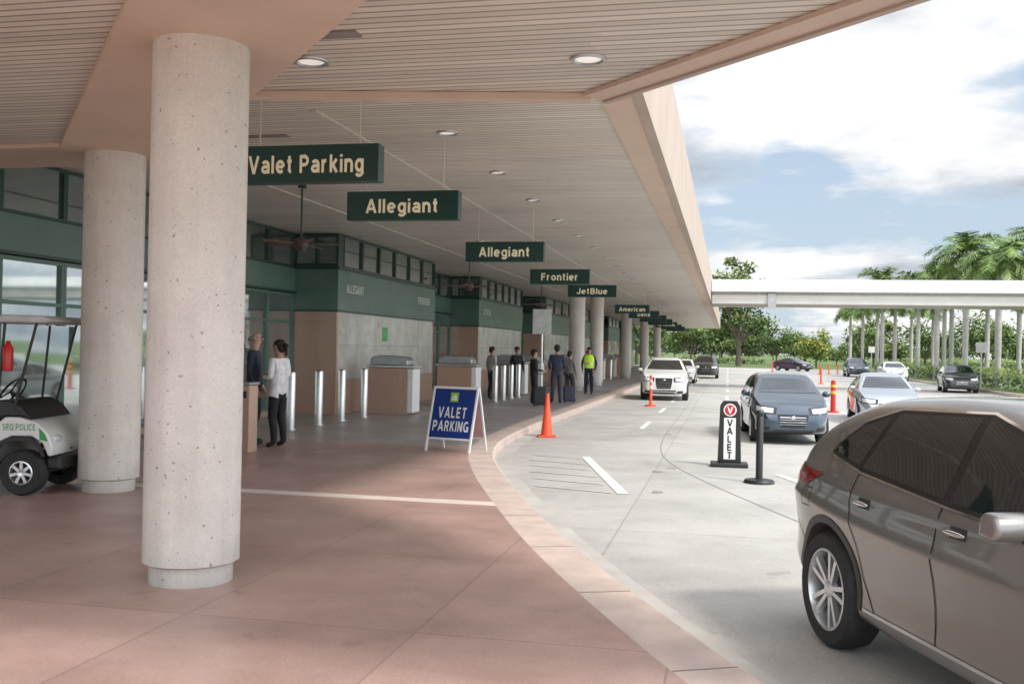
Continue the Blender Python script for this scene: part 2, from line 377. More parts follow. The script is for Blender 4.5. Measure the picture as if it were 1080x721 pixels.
def column(x,y,top_z,label,r=.335):
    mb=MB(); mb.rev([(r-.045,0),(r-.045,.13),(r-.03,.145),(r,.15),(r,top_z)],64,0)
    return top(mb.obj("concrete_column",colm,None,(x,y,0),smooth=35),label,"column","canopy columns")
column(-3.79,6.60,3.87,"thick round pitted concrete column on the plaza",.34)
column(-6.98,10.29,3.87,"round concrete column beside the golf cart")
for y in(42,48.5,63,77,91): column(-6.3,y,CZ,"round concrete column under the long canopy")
# ------------------------------------------------------------ terminal building
tb=empty("terminal_building",(-12,10,0),0,"long green and granite airport terminal front with glass doors","building")
def bobj(mb,name,mat,**k):
    o=mb.obj(name,mat,tb,loc=(12,-10,0),**k); return o
def window(x,y0,y1,z0,z1,gm=glass_m,fm=dgreen_m,fw=.05,mid=None):
    g=bobj(MB().box(x-.06,x-.02,y0+fw*.5,y1-fw*.5,z0+.01,z1-.01),"window",gm)
    f=MB()
    f.box(x-.05,x+.03,y0,y0+fw,z0,z1); f.box(x-.05,x+.03,y1-fw,y1,z0,z1)
    f.box(x-.05,x+.028,y0+fw,y1-fw,z0,z0+fw); f.box(x-.05,x+.028,y0+fw,y1-fw,z1-fw,z1)
    if mid: f.box(x-.05,x+.027,y0+fw,y1-fw,mid,mid+fw)
    f.obj("frame",fm,g); return g
def wrow(x,y0,y1,z0,z1,w,**k):
    n=max(1,round((y1-y0)/w)); s=(y1-y0)/n
    for i in range(n): window(x,y0+i*s+.004,y0+(i+1)*s-.004,z0,z1,**k)
XB=-9.5; XR=-10.65
blocks=[(23.2,31.5),(37.5,45.8),(51.8,60.1),(66.1,74.4),(80.4,88.7),(94.7,103)]
bobj(MB().box(-14,XR-.08,2,118,0,CZ-.01),"wall",dgreen_m)
edges=[4.0]+[e for b_ in blocks for e in b_]+[118]
def recess(y0,y1,i):
    w=1.5 if i<2 else 3.0
    bobj(MB().box(XR-.075,XR+.04,y0,y1,3.04,3.62),"band",green_m)
    bobj(MB().box(XR-.075,XR+.09,y0,y1,3.0,3.05),"ledge",dgreen_m)
    wrow(XR,y0,y1,3.63,CZ-.02,w)
    wrow(XR,y0,y1,.14,2.98,w,gm=door_m,fm=green_m,fw=.06,mid=2.25)
    bobj(MB().box(XR-.07,XR+.05,y0,y1,0,.135),"plinth",gran_m)
for i in range(0,len(edges),2): recess(edges[i],edges[i+1],i//2)
for i,(y0,y1) in enumerate(blocks):
    bobj(MB().box(XR+.1,XB-.07,y0+.08,y1-.08,0,CZ-.015),"wall",dgreen_m)
    g=MB(); g.box(XR+.0,XB,y0,y0+.075,0,2.59); g.box(XR,XB,y1-.075,y1,0,2.59)
    g.box(XB-.065,XB,y0+.075,y1-.075,0,.85); g.box(XB-.065,XB,y0+.075,y0+.12,.85,2.59)
    bobj(g,"granite_base",gran_m)
    bobj(MB().box(XB-.065,XB-.01,y0+.125,y1-.08,.855,2.585),"panel",panel_m)
    b_=MB(); b_.box(XR,XB+.03,y0-.02,y1+.02,2.595,3.6); bobj(b_,"band",green_m)
    b_=MB(); b_.box(XR,XB+.07,y0-.05,y1+.05,3.602,3.66); b_.box(XR,XB+.05,y0-.04,y1+.04,2.55,2.594); bobj(b_,"ledge",dgreen_m)
    wrow(XB,y0+.35,y1,3.67,CZ-.02,1.35 if i<2 else 2.7)
    p=MB(); p.box(XR,XB+.02,y0,y0+.34,3.665,CZ-.02); bobj(p,"pier",dgreen_m)
    for (xa,xb) in((XR+.08,XR+.55),(XR+.62,XB-.05)): bobj(MB().box(xa,xb,y0-.006,y0+.01,3.75,4.4),"window",glass_m)
for (s,y) in(("ALLEGIANT",24.35),("FRONTIER",30.3),("JETBLUE",38.8)):
    text(s,.30,white_m,tb,(XB+.035+12,y-10,3.16),(R(90),0,R(90)),fit=1.2)
bobj(MB().box(XB-.008,XB+.004,26.6,27.0,1.85,2.25),"poster",M("poster_green",(.10,.42,.14),.4))
def hsign(x,y,w,s,size,fit):
    o=MB().box(-w/2,w/2,-.09,.09,3.43,3.82)
    ob=o.obj("hanging_sign",sign_m,None,(x,y,0),bevel=.008)
    top(ob,("dark green hanging sign reading %s in cream letters"%s) if s else "dark green hanging airline sign under the canopy","sign","hanging signs along the kerb")
    for sx in(-1,1):
        r=MB(); r.cyl((sx*w*.35,0,3.815),(sx*w*.35,0,CZ),.008); r.obj("rod",slat_m,ob)
    if s: text(s,.262,cream_m,ob,(0,-.092,3.618),(R(90),0,0),fit=fit,w=.195,sp=.14)
    return ob
hsign(-4.38,9.85,1.62,"Valet Parking",.285,1.30)
hsign(-4.34,12.9,1.58,"Allegiant",.285,1.03)
hsign(-4.34,19.2,1.58,"Allegiant",.285,1.03)
hsign(-4.34,25.8,1.58,"Frontier",.285,.98)
hsign(-4.32,32.0,1.58,"JetBlue",.285,1.0)
hsign(-4.32,45.7,1.58,"American",.285,1.2)
hsign(-4.32,52.2,1.58,"Delta",.285,.65)
for y,s in((58.6,""),(65,""),(71.5,"Air Canada"),(78,""),(84.4,"")): hsign(-4.32,y,1.56,s,.26,1.2)
def fan(x,y):
    f=empty("ceiling_fan",(x,y,3.45),0,"brown ceiling fan hanging on a long rod","fan","ceiling fans under the canopy")
    m=MB(); m.cyl((0,0,.1),(0,0,CZ-3.45),.018); m.rev([(.08,CZ-3.45-.08),(.06,CZ-3.45-.01)],16); m.obj("rod",dgreen_m,f,smooth=40)
    m=MB(); m.rev([(.0001,-.13),(.07,-.12),(.1,-.06),(.13,-.04),(.13,.05),(.08,.09),(.03,.11)],20); m.obj("motor",M("fan_brown",(.08,.05,.04),.4),f,smooth=40)
    for k in range(5):
        b=MB(); b.box(.1,.24,-.02,.02,-.008,.004); b.box(.2,.74,-.065,.065,.0,.012,X=Matrix.Rotation(R(10),4,'X'))
        b.obj("blade",M("blade_wood",(.15,.09,.065),.5),f,rot=(0,0,k*2*math.pi/5+.3),bevel=.004)
    return f
f0=fan(-7.23,16.0)
for y in(27.1,38.2,49.3): dup(f0,(-7.15,y,3.45),rz=y)
def kiosk(x,y,label="granite check-in counter with a metal hood on the pavement"):
    k=empty("baggage_counter",(x,y,0),0,label,"counter","granite counters along the terminal")
    MB().box(-.58,.46,-.32,.32,0,1.18).obj("base",gran_m,k,bevel=.01)
    MB().box(.462,.60,-.30,.30,.05,1.15).obj("side_panel",white_m,k,bevel=.01)
    MB().box(-.62,.64,-.36,.36,1.182,1.24).obj("countertop",steel_m,k,bevel=.01)
    m=MB(); m.sideprism([(-.55,1.242),(.45,1.242),(.45,1.36),(.36,1.46),(-.3,1.49),(-.50,1.44),(-.55,1.36)],-.3,.3); m.obj("hood",dsteel_m,k,bevel=.02,smooth=40)
    return k
k0=kiosk(-8.35,24.3)
for x,y in((-7.75,28.4),(-7.9,36.3),(-7.9,39.6),(-7.6,46),(-7.6,51.5),(-7.5,57),(-7.5,63),(-7.4,70)): dup(k0,(x,y,0))
def bollard(x,y):
    m=MB(); m.rev([(.115,0),(.115,.02),(.085,.022),(.085,1.13),(.075,1.16),(.03,1.175),(.0001,1.18)],20)
    return top(m.obj("bollard",steel_m,None,(x,y,0),smooth=40),"brushed steel bollard standing on the pavement","bollard","steel bollards in a row")
b0=bollard(-8.6,18.7)
for x,y in((-8.6,20.1),(-8.6,21.4),(-8.55,22.7),(-7.3,31.2),(-7.3,32.4),(-7.3,33.6),(-7.3,34.8),(-7.1,41),(-7.1,42.6),(-7.1,44.2),(-6.9,54),(-6.9,60)): dup(b0,(x,y,0))
bs=empty("litter_bin",(-7.50,14.6,0),0,"slim square brown stone litter bin beside two people","bin")
MB().box(-.15,.15,-.15,.15,0,1.06).obj("base",gran_m,bs,bevel=.015); MB().box(-.17,.17,-.17,.17,1.062,1.11).obj("lid",dsteel_m,bs,bevel=.015)
MB().box(-.10,.10,-.154,-.151,.86,.97).obj("opening",black_m,bs)
ps=empty("pole_sign",(-5.76,31.0,0),0,"pale rectangular sign on a tall pole by the kerb","sign")
MB().cyl((0,0,0),(0,0,2.95),.035).obj("pole",steel_m,ps,smooth=40)
MB().box(-.3,.3,-.05,-.037,2.2,2.98).obj("panel",M("sign_pale",(.62,.64,.62),.4),ps,bevel=.005)
MB().rev([(.2,0),(.2,.03),(.06,.05)],20).obj("foot",steel_m,ps)
# ------------------------------------------------------------ walkway bridge
br=empty("covered_walkway",(0,54,0),0,"white covered crossing canopy spanning the roadway","bridge")
arc=[(-.35+4.2*i/14,5.02+.70*math.sin(math.pi*i/14)**.7 if 0<i<14 else 5.02) for i in range(15)]
m=MB(); poly=arc+[(3.85,4.94),(-.35,4.94)]; nn_=len(poly)
m.add([(-.9,p[0],p[1]) for p in poly]+[(60,p[0],p[1]) for p in poly],[tuple(range(nn_)),tuple(range(nn_,2*nn_))[::-1]]+[(i,(i+1)%nn_,nn_+(i+1)%nn_,nn_+i) for i in range(nn_)])
m.obj("roof",offw_m,br,smooth=50)
for k in range(20):
    m=MB(); x=-.5+k*3.0; A=[(x,p[0],p[1]+.015) for p in arc[:9]]; B=[(x+.06,p[0],p[1]+.015) for p in arc[:9]]
    m.add(A+B,[(i,i+1,10+i,9+i) for i in range(8)]); m.obj("roof_rib",M("rib_grey",(.5,.5,.48),.5),br)
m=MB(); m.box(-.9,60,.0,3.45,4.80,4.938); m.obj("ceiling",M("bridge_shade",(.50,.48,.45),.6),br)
gir=M("girder_beige",(.58,.56,.52),.5,var=.08,scale=.7)
MB().box(-.9,60,-.12,.15,4.30,4.80).obj("girder",gir,br,bevel=.05,seg=3)
MB().box(-.9,60,3.351,3.6,4.30,4.80).obj("girder",gir,br,bevel=.05,seg=3)
m=MB(); m.box(2.0,2.4,-.24,-.125,4.08,4.86); m.obj("bracket",M("bracket_grey",(.4,.4,.39),.5),br)
for k in(0,1,2):
    c=MB(); c.cyl((18+k*14,1.7,0),(18+k*14,1.7,4.799),.28,n=24); c.obj("pillar",offw_m,br,smooth=40)
# ------------------------------------------------------------ cars
def interp(P,x):
    if x<=P[0][0]: return P[0][1]
    for a,b in zip(P,P[1:]):
        if a[0]<=x<=b[0]: return a[1]+(b[1]-a[1])*(x-a[0])/(b[0]-a[0])
    return P[-1][1]
KINDS={
'suv':dict(L=4.40,W=.925,wb=2.66,r=.365,belt=1.04,tum=.50,
  topz=[(-2.12,.80),(-2.11,.98),(-2.07,1.12),(-1.86,1.33),(-1.60,1.50),(-1.25,1.60),(-.6,1.645),(.0,1.64),(.42,1.57),(.85,1.35),(1.22,1.16),(1.5,1.10),(1.9,1.02),(2.15,.92),(2.28,.72),(2.30,.55)],
  bot=[(-2.12,.46),(-1.95,.34),(-1.0,.22),(1.2,.22),(2.1,.24),(2.3,.34)],
  fw=[(-.06,1.115),(.93,1.085),(.47,1.43),(-.06,1.545)], rw=[(-1.05,1.175),(-.13,1.12),(-.13,1.55),(-.93,1.515)], qw=[(-1.50,1.245),(-1.10,1.185),(-1.0,1.495),(-1.26,1.42)],
  ws=(1.17,.70,1.53,.53), bw=(1.17,.60,1.44,.47), head=(.74,.88), tail=(.97,1.12), gr=(.36,.86)),
'sedan':dict(L=4.5,W=.905,wb=2.72,r=.33,belt=.90,tum=.42,
  topz=[(-2.25,.68),(-2.22,.90),(-2.08,1.01),(-1.6,1.08),(-1.15,1.26),(-.7,1.40),(-.15,1.455),(.3,1.41),(.72,1.22),(1.1,1.02),(1.4,.95),(1.8,.87),(2.08,.76),(2.22,.60),(2.25,.46)],
  bot=[(-2.25,.36),(-2.0,.24),(-1.0,.19),(1.2,.19),(2.0,.19),(2.25,.28)],
  fw=[(-.08,.955),(.82,.93),(.36,1.27),(-.08,1.355)], rw=[(-1.05,.99),(-.16,.96),(-.16,1.355),(-.68,1.29)], qw=None,
  ws=(1.03,.70,1.34,.52), bw=(1.08,.60,1.31,.48), head=(.62,.74), tail=(.78,.92), gr=(.27,.62)),
'hatch':dict(L=4.3,W=.88,wb=2.6,r=.325,belt=.93,tum=.40,
  topz=[(-2.15,.66),(-2.13,.92),(-2.02,1.08),(-1.75,1.27),(-1.4,1.40),(-.7,1.465),(-.1,1.475),(.3,1.42),(.72,1.22),(1.1,1.05),(1.4,.98),(1.75,.90),(2.0,.78),(2.12,.62),(2.15,.48)],
  bot=[(-2.15,.36),(-1.9,.24),(-1.0,.19),(1.2,.19),(1.9,.19),(2.15,.28)],
  fw=[(-.06,.985),(.86,.96),(.38,1.29),(-.06,1.375)], rw=[(-1.0,1.02),(-.14,.99),(-.14,1.375),(-.85,1.33)], qw=None,
  ws=(1.06,.66,1.35,.50), bw=(1.10,.56,1.34,.45), head=(.66,.78), tail=(.85,1.0), gr=(.27,.64))}
def wheel_parts(car,x,y,r,side,hi,idx):
    w=empty("wheel",(x,y,r)); w.parent=car
    wd=.115
    rr=r*.70
    key=("wheel",round(r,3),side,hi)
    if key in _m:
        for nm,me in _m[key]:
            o=bpy.data.objects.new(nm,me); COL.objects.link(o); o.parent=w
        return
    s=side
    t=MB(); t.rev([(rr,-wd*.8),(rr+.01,-wd),(r*.93,-wd),(r*.985,-wd*.8),(r,-wd*.45),(r,wd*.45),(r*.985,wd*.8),(r*.93,wd),(rr+.01,wd),(rr,wd*.8),(rr,-wd*.8)],48 if hi else 28,0,axis='Y',caps=False)
    to=t.obj("tyre",rub_m,w,smooth=35)
    m=MB(); yo=s*wd*.85
    m.rev([(rr+.004,s*wd*.95),(rr-.012,s*wd*.98),(rr-.022,s*wd*.7),(rr-.03,s*wd*.1)],40,0,axis='Y',caps=False)
    ns=5
    for k in range(ns):
        for dphi in((-.20,.20) if hi else (-.14,.14)):
            a=2*math.pi*k/ns+.3; T=Matrix.Rotation(a,4,'Y')
            hx=math.sin(dphi*.5)*.09; ex=math.sin(dphi)*(rr-.02)
            hw=.013;ew=.016
            m.add([(hx-hw,yo-s*.012,.03),(hx+hw,yo-s*.012,.03),(ex+ew,yo-s*.0,rr-.02),(ex-ew,yo-s*.0,rr-.02),
                   (hx-hw,yo-s*.045,.03),(hx+hw,yo-s*.045,.03),(ex+ew,yo-s*.04,rr-.02),(ex-ew,yo-s*.04,rr-.02)],
                  [(0,1,2,3),(7,6,5,4),(0,4,5,1),(1,5,6,2),(2,6,7,3),(3,7,4,0)],0,T)
    m.rev([(.0001,yo+s*.004),(.035,yo+s*.002),(.055,yo-s*.010),(.06,yo-s*.05)],20,0,axis='Y',caps=False)
    ro=m.obj("rim",alloy_m,w,smooth=35)
    d=MB(); d.rev([(.0001,s*wd*.12),(rr*.62,s*wd*.12),(rr*.62,s*wd*.0)],28,0,axis='Y',caps=False); do=d.obj("brake_disc",M("disc_iron",(.12,.12,.12),.5,.6),w)
    d=MB(); d.rev([(.0001,-s*wd*.1),(rr-.01,-s*wd*.1)],28,0,axis='Y',caps=False); bo=d.obj("rim_back",black_m,w)
    _m[key]=[("tyre",to.data),("rim",ro.data),("brake_disc",do.data),("rim_back",bo.data)]
def car(loc,head,kind,paint,label,hi=False,group=None,name="parked_car",cladding=False):
    P=KINDS[kind]; L=P['L'];W=P['W'];rz=math.atan2(head[1],head[0])
    root=empty(name,(loc[0],loc[1],RZ),rz,label,"car",group)
    key=("body",kind,cladding)
    xr=P['topz'][0][0]; xf=P['topz'][-1][0]
    if key not in _m:
        xs=sorted(set([p[0] for p in P['topz']]+[-1.6,-1.1,-.3,.15,1.0,1.33]))
        xs=[x for i,x in enumerate(xs) if i==0 or x-xs[i-1]>.008]
        plan=[(xr,.76),(xr+.04,.86),(xr+.15,.935),(xr+.5,.99),(-.8,1.),(.8,1.),(xf-.8,.985),(xf-.4,.94),(xf-.15,.84),(xf-.04,.74),(xf,.66)]
        mb=MB(); rings=[]
        for x in xs:
            w=W*interp(plan,x); zt=interp(P['topz'],x); zb=interp(P['bot'],x); zs=min(P['belt']+.05*(x<-1)*(-x-1),zt-.07); h=zt-zs; H=zs-zb
            e=.95*w-P['tum']*h
            cz=.045*(-x/2.2)
            half=[(0,zb),(.75*w,zb),(.93*w,zb+.03),(.972*w,zb+.12),(.955*w,zb+H*.28),(.960*w,zb+H*.50),(.998*w,zb+H*.725+cz),(1.0*w,zb+H*.745+cz),(.972*w,zb+H*.80+cz),(.955*w,zs-.03),(.940*w,zs+.006),
                  (.93*w-P['tum']*h*.35,zs+.35*h),(.94*w-P['tum']*h*.8,zs+.80*h),(e-.015,zt-.05*min(1,h/.4)),(e-.07,zt-.012),(e*.6,zt+.004),(0,zt+.012)]
            ring=[(x,y,z) for y,z in half]+[(x,-y,z) for y,z in half[-2:0:-1]]
            rings.append(ring)
        n=len(rings[0]); mb.v=[Vector(p) for r_ in rings for p in r_]
        for i in range(len(rings)-1):
            for k in range(n):
                kk=min(k,n-1-k)
                mb.f.append([i*n+k,i*n+(k+1)%n,(i+1)*n+(k+1)%n,(i+1)*n+k]); mb.m.append(1 if kk<(3 if cladding else 2) else 0)
        for base in(0,(len(rings)-1)*n):
            for k in range(n//2-1):
                a_,b_,c_,d_=k,k+1,n-k-1,(n-k)%n
                if k==0: mb.f.append([base,base+1,base+n-1]); mb.m.append(1)
                else: mb.f.append([base+a_,base+b_,base+c_,base+d_]); mb.m.append(1 if cladding and k<4 else 0)
            k=n//2-1; mb.f.append([base+k,base+k+1,base+n-k]); mb.m.append(0)
        ob=mb.obj("tmpbody",[white_m,black_m])
        s=ob.modifiers.new("s",'SUBSURF'); s.levels=2; s.render_levels=2
        bpy.context.view_layer.update()
        me0=bpy.data.meshes.new_from_object(ob.evaluated_get(bpy.context.evaluated_depsgraph_get()))
        bvh=BVHTree.FromPolygons([v.co.copy() for v in me0.vertices],[tuple(p.vertices) for p in me0.polygons])
        best=None
        for solver,uself,dep,rad in(('EXACT',False,.32,.05),('EXACT',True,.32,.05),('EXACT',False,.293,.057),('EXACT',True,.35,.063),('FAST',False,.32,.05),('FAST',False,.293,.057)):
            cut=MB()
            for sx in(-1,1):
                for sy in(-1,1): cut.cyl((sx*P['wb']/2,sy*(W-dep),P['r']+.01),(sx*P['wb']/2,sy*(W+.2),P['r']+.01),P['r']+rad,n=46,mi=1)
            co=cut.obj("tmpcut",[white_m,black_m])
            bm_=ob.modifiers.new("b",'BOOLEAN'); bm_.operation='DIFFERENCE'; bm_.object=co; bm_.solver=solver
            if solver=='EXACT': bm_.use_self=uself
            bpy.context.view_layer.update()
            me=bpy.data.meshes.new_from_object(ob.evaluated_get(bpy.context.evaluated_depsgraph_get()))
            ob.modifiers.remove(bm_); bpy.data.objects.remove(co)
            my=max([abs(v.co.y) for v in me.vertices] or [9]); mz=min([v.co.z for v in me.vertices] or [-9])
            if my<W+.03 and mz>.1 and len(me.vertices)>len(me0.vertices)*.6: best=me; break
        print("WHEEL ARCH CUT",kind,solver,uself,best is not None)
        me=best or me0
        bpy.data.objects.remove(ob)
        me.shade_smooth(); me.set_sharp_from_angle(angle=R(38))
        _m[key]=(me,bvh)
    me,bvh=_m[key]
    body=me.copy(); body.materials.clear(); body.materials.append(paint); body.materials.append(black_m)
    bo=bpy.data.objects.new("body",body); COL.objects.link(bo); bo.parent=root
    def hit(o,d):
        l,nn,i,_=bvh.ray_cast(Vector(o),Vector(d))
        if l is None:
            l,nn,i,_=bvh.find_nearest(Vector(o)+Vector(d)*1.2)
        if nn.dot(Vector(d))>0: nn=-nn
        return l,nn
    side=lambda s:(lambda a,b:hit((a,s*2,b),(0,-s,0)))
    def end(sg):
        cx=(xf-.95) if sg>0 else (xr+.95)
        def f(a,b):
            d=Vector((sg*math.cos(a),math.sin(a),0)); return hit(Vector((cx,0,b))+d*3,-d)
        return f
    fr=lambda sg:(lambda a,b:hit((sg*4,a,b),(-sg,0,0)))
    def patch(name,C,mp,mat,nu=8,nv=6,off=.004,par=root):
        g=MB();V=[]
        C=[Vector(c) for c in C]
        for j in range(nv+1):
            for i in range(nu+1):
                u=i/nu;v=j/nv; p=(C[0]*(1-u)+C[1]*u)*(1-v)+(C[3]*(1-u)+C[2]*u)*v
                l,nn=mp(p.x,p.y); V.append(l+nn*off)
        g.add(V,[(j*(nu+1)+i,j*(nu+1)+i+1,(j+1)*(nu+1)+i+1,(j+1)*(nu+1)+i) for j in range(nv) for i in range(nu)])
        o=g.obj(name,mat,par); o.data.shade_smooth(); return o
    def strip(name,pts,mp,w,mat,off=.003,par=root,closed=False,sub=6):
        pts=[Vector(p) for p in pts]; D=[]
        for a_,b_ in zip(pts,pts[1:]):
            for k in range(sub): D.append(a_.lerp(b_,k/sub))
        D.append(pts[-1]); A=[];Bq=[]
        for i,p in enumerate(D):
            t=(D[min(i+1,len(D)-1)]-D[max(0,i-1)]).normalized(); nn=Vector((-t.y,t.x))*w/2
            l,no=mp(*(p-nn)); A.append(l+no*off); l,no=mp(*(p+nn)); Bq.append(l+no*off)
        g=MB(); k=len(D); g.add(A+Bq,[(i,i+1,k+i+1,k+i) for i in range(k-1)])
        o=g.obj(name,mat,par); o.data.shade_smooth(); return o
    dark=M("panel_gap",(.006,.006,.006),.6)
    for s in(1,-1):
        f=side(s)
        if hi:
            c=P['fw'];d=P['rw'];q=P['qw']
            strip("window_trim",[c[0],c[1],c[2],c[3],d[3],q[2],q[3],q[0],q[1],d[0],d[1],c[0]],f,.045,black_m,.003,sub=8)
            strip("window_trim",[(-.095,1.11),(-.095,1.55)],f,.08,black_m,.0035,sub=8)
            strip("window_trim",[(-1.075,1.18),(-.965,1.505)],f,.06,black_m,.0035,sub=8)
        patch("window",P['fw'],f,cglass_m,8,6,.005); patch("window",P['rw'],f,cglass_m,8,6,.005)
        if P['qw']: patch("window",P['qw'],f,cglass_m,5,5,.005)
        mx=P['fw'][1][0]-(.20 if hi else .07); mz=P['belt']+(.085 if hi else .10)
        if hi:
            g=MB(); ins=.0
            prof=[(-.075,-.045),(-.065,.05),(-.02,.075),(.045,.065),(.075,.02),(.07,-.03),(.03,-.055)]
            y0_,y1_=sorted((s*(W+.03),s*(W+.225))); g.sideprism([(mx+a_,mz+b_) for a_,b_ in prof],y0_,y1_)
            g.obj("mirror",[paint],root,smooth=50,bevel=.028,seg=4)
            g=MB(); y0_,y1_=sorted((s*(W-.10),s*(W+.05))); g.box(mx-.02,mx+.05,y0_,y1_,mz-.07,mz-.03); g.obj("mirror_foot",black_m,root,bevel=.008)
        else:
            g=MB(); g.ell((mx,s*(W+.05),mz),(.06,.105,.07),16,10)
            g.box(mx-.02,mx+.03,min(s*(W-.12),s*(W+.02)),max(s*(W-.12),s*(W+.02)),mz-.06,mz-.03)
            g.obj("mirror",[paint],root,smooth=60)
        if hi or group is None:
            zb=P['bot'][2][1]+.14; b=P['belt']
            fx=P['fw'][1][0]+.05
            strip("door_seam",[(fx-.0,b+.0),(fx+.03,b-.3),(fx-.02,zb+.04),(fx-.12,zb),(-.08,zb)],f,.009,dark)
            strip("door_seam",[(-.10,P['fw'][3][1]-.02),(-.10,b),(-.08,zb)],f,.010,dark)
            rx=-P['wb']/2
            strip("door_seam",[(-.08,zb),(rx+.62,zb),(rx+.47,zb+.18),(rx+.40,zb+.38),(rx+.28,b-.08),(rx+.27,P['rw'][0][1])],f,.009,dark)
            for hx in(-.02+.12,-.95+.08):
                hz=b-.055; l,no=f(hx,hz); g=MB(); g.ell((l.x,l.y+s*.028,l.z),(.10,.012,.014),12,8); g.obj("door_handle",paint if not hi else chrome_m,root,smooth=60)
                patch("handle_recess",[(hx-.07,hz-.03),(hx+.07,hz-.03),(hx+.07,hz+.03),(hx-.07,hz+.03)],f,M("recess",(.03,.03,.03),.4),4,3,.002)
        if hi:
            strip("chrome_trim",[c[1],(c[2][0]+.02,c[2][1]+.03),(c[3][0],c[3][1]+.03),(d[3][0],d[3][1]+.03),(q[2][0],q[2][1]+.03),(q[3][0]-.02,q[3][1]+.025)],f,.012,chrome_m,.007)
            strip("chrome_trim",[(q[0][0]-.02,q[0][1]-.03),(d[0][0],d[0][1]-.03),(c[0][0],c[0][1]-.03),(c[1][0],c[1][1]-.03)],f,.012,chrome_m,.007)
            for cx in(-P['wb']/2,P['wb']/2):
                rr=P['r']+.075
                strip("arch_cladding",[(cx+rr*math.cos(t_),P['r']+.01+rr*math.sin(t_)) for t_ in [R(-4+k*188/16) for k in range(17)]],f,.05,black_m,.006,sub=2)
            strip("sill_trim",[(-.85,.36),(.85,.36)],f,.02,chrome_m,.006)
            strip("fuel_flap",[(-1.72,.86),(-1.58,.86),(-1.58,.98),(-1.72,.98),(-1.72,.86)],f,.005,dark,.003,sub=4)
            strip("bumper_seam",[(-1.72,.62),(-1.90,.72),(-2.02,.90)],f,.008,dark,.003,sub=6)
    z0,w0,z1,w1=P['ws']; patch("windscreen",[(-w0,z0),(w0,z0),(w1,z1),(-w1,z1)],fr(1),cglass_m,14,8,.005)
    z0,w0,z1,w1=P['bw']; patch("rear_window",[(-w0,z0),(w0,z0),(w1,z1),(-w1,z1)],fr(-1),cglass_m,12,6,.005)
    e=end(1); h0,h1=P['head']
    for s in(1,-1):
        patch("headlight",[(s*R(26),h0+.0),(s*R(50),h0+.03),(s*R(53),h1+.02),(s*R(27),h1-.03)],e,lamp_m,8,5,.006)
        patch("headlight_surround",[(s*R(22),h0-.03),(s*R(52),h0+.0),(s*R(57),h1+.05),(s*R(23),h1-.01)],e,black_m,8,5,.003)
        patch("fog_lamp",[(s*R(28),.30),(s*R(42),.31),(s*R(42),.40),(s*R(29),.38)],e,black_m,5,4,.004)
        g0,g1=P['tail']; e2=end(-1)
        patch("tail_light",[(s*R(22),g0+.03),(s*R(60),g0+.03),(s*R(70),g1-.03),(s*R(24),g1)],e2,red_m,10,4,.008)
    g0,g1=P['gr']
    patch("grille",[(-R(15),g0+.1),(R(15),g0+.1),(R(21),g1),(-R(21),g1)],e,M("grille_black",(.012,.012,.012),.35),10,8,.005)
    for kz in range(4):
        zz=g0+.16+(g1-g0-.2)*kz/3.5; strip("grille_bar",[(-R(17),zz),(0,zz),(R(17),zz)],e,.012,chrome_m if kz%2 else dsteel_m,.009)
    patch("lower_intake",[(-R(24),.25),(R(24),.25),(R(26),g0+.05),(-R(26),g0+.05)],e,black_m,10,4,.005)
    l,_=e(0,g1-.07); g=MB(); g.ell((l.x+.01,0,l.z),(.012,.055,.035),14,8); g.obj("badge",chrome_m,root,smooth=60)
    patch("plate",[(-R(10),g0+.36),(R(10),g0+.36),(R(10),g0+.49),(-R(10),g0+.49)],end(-1),white_m,4,3,.01)
    patch("rear_bumper",[(-R(30),.47),(R(30),.47),(R(30),.62),(-R(30),.62)],end(-1),black_m,8,4,.006)
    for i,(sx,sy) in enumerate([(1,1),(1,-1),(-1,1),(-1,-1)]):
        wheel_parts(root,sx*P['wb']/2,sy*(W-.135),P['r'],sy,hi,i)
    return root
def paint(n,c,met=.6,rough=.3): return M(n,c,rough,met,var=.03,scale=2,coat=1.)
grey_p=paint("paint_grey",(.245,.232,.218),.55,.38); navy_p=paint("paint_slate",(.06,.085,.115),.7); whitep=paint("paint_white",(.72,.72,.70),0,.3)
blk_p=paint("paint_black",(.03,.03,.033),.3); red_p=paint("paint_plum",(.045,.018,.05),.5); silv=paint("paint_silver",(.46,.50,.54),.7)
car((1.94,5.76),(.345,-.939),'suv',grey_p,"dark grey metallic crossover standing beside the curved kerb",hi=True,cladding=True)
car((1.20,23.3),(.06,-1),'hatch',navy_p,"slate blue hatchback driving past the valet posts").scale=(1,.92,.98)
car((-2.42,40.3),(.03,-1),'suv',whitep,"white crossover stopped along the kerb",cladding=True)
car((-2.75,62),(0,-1),'sedan',whitep,"white sedan stopped along the kerb")
car((-1.55,74.5),(0,-1),'suv',blk_p,"black off-roader stopped in the lane")
car((7.0,114),(.75,-.66),'sedan',red_p,"dark plum car turning on the far road")
car((4.32,30.2),(-.03,-1),'sedan',silv,"silver blue sedan driving toward the terminal").scale=(1,.90,.95)
car((12.1,57.5),(-.1,-1),'hatch',blk_p,"black small car driving beside the hedge")
car((11.9,78),(0,-1),'sedan',whitep,"white car on the far lane")
car((10.9,91),(0,-1),'suv',navy_p,"dark crossover on the far lane")
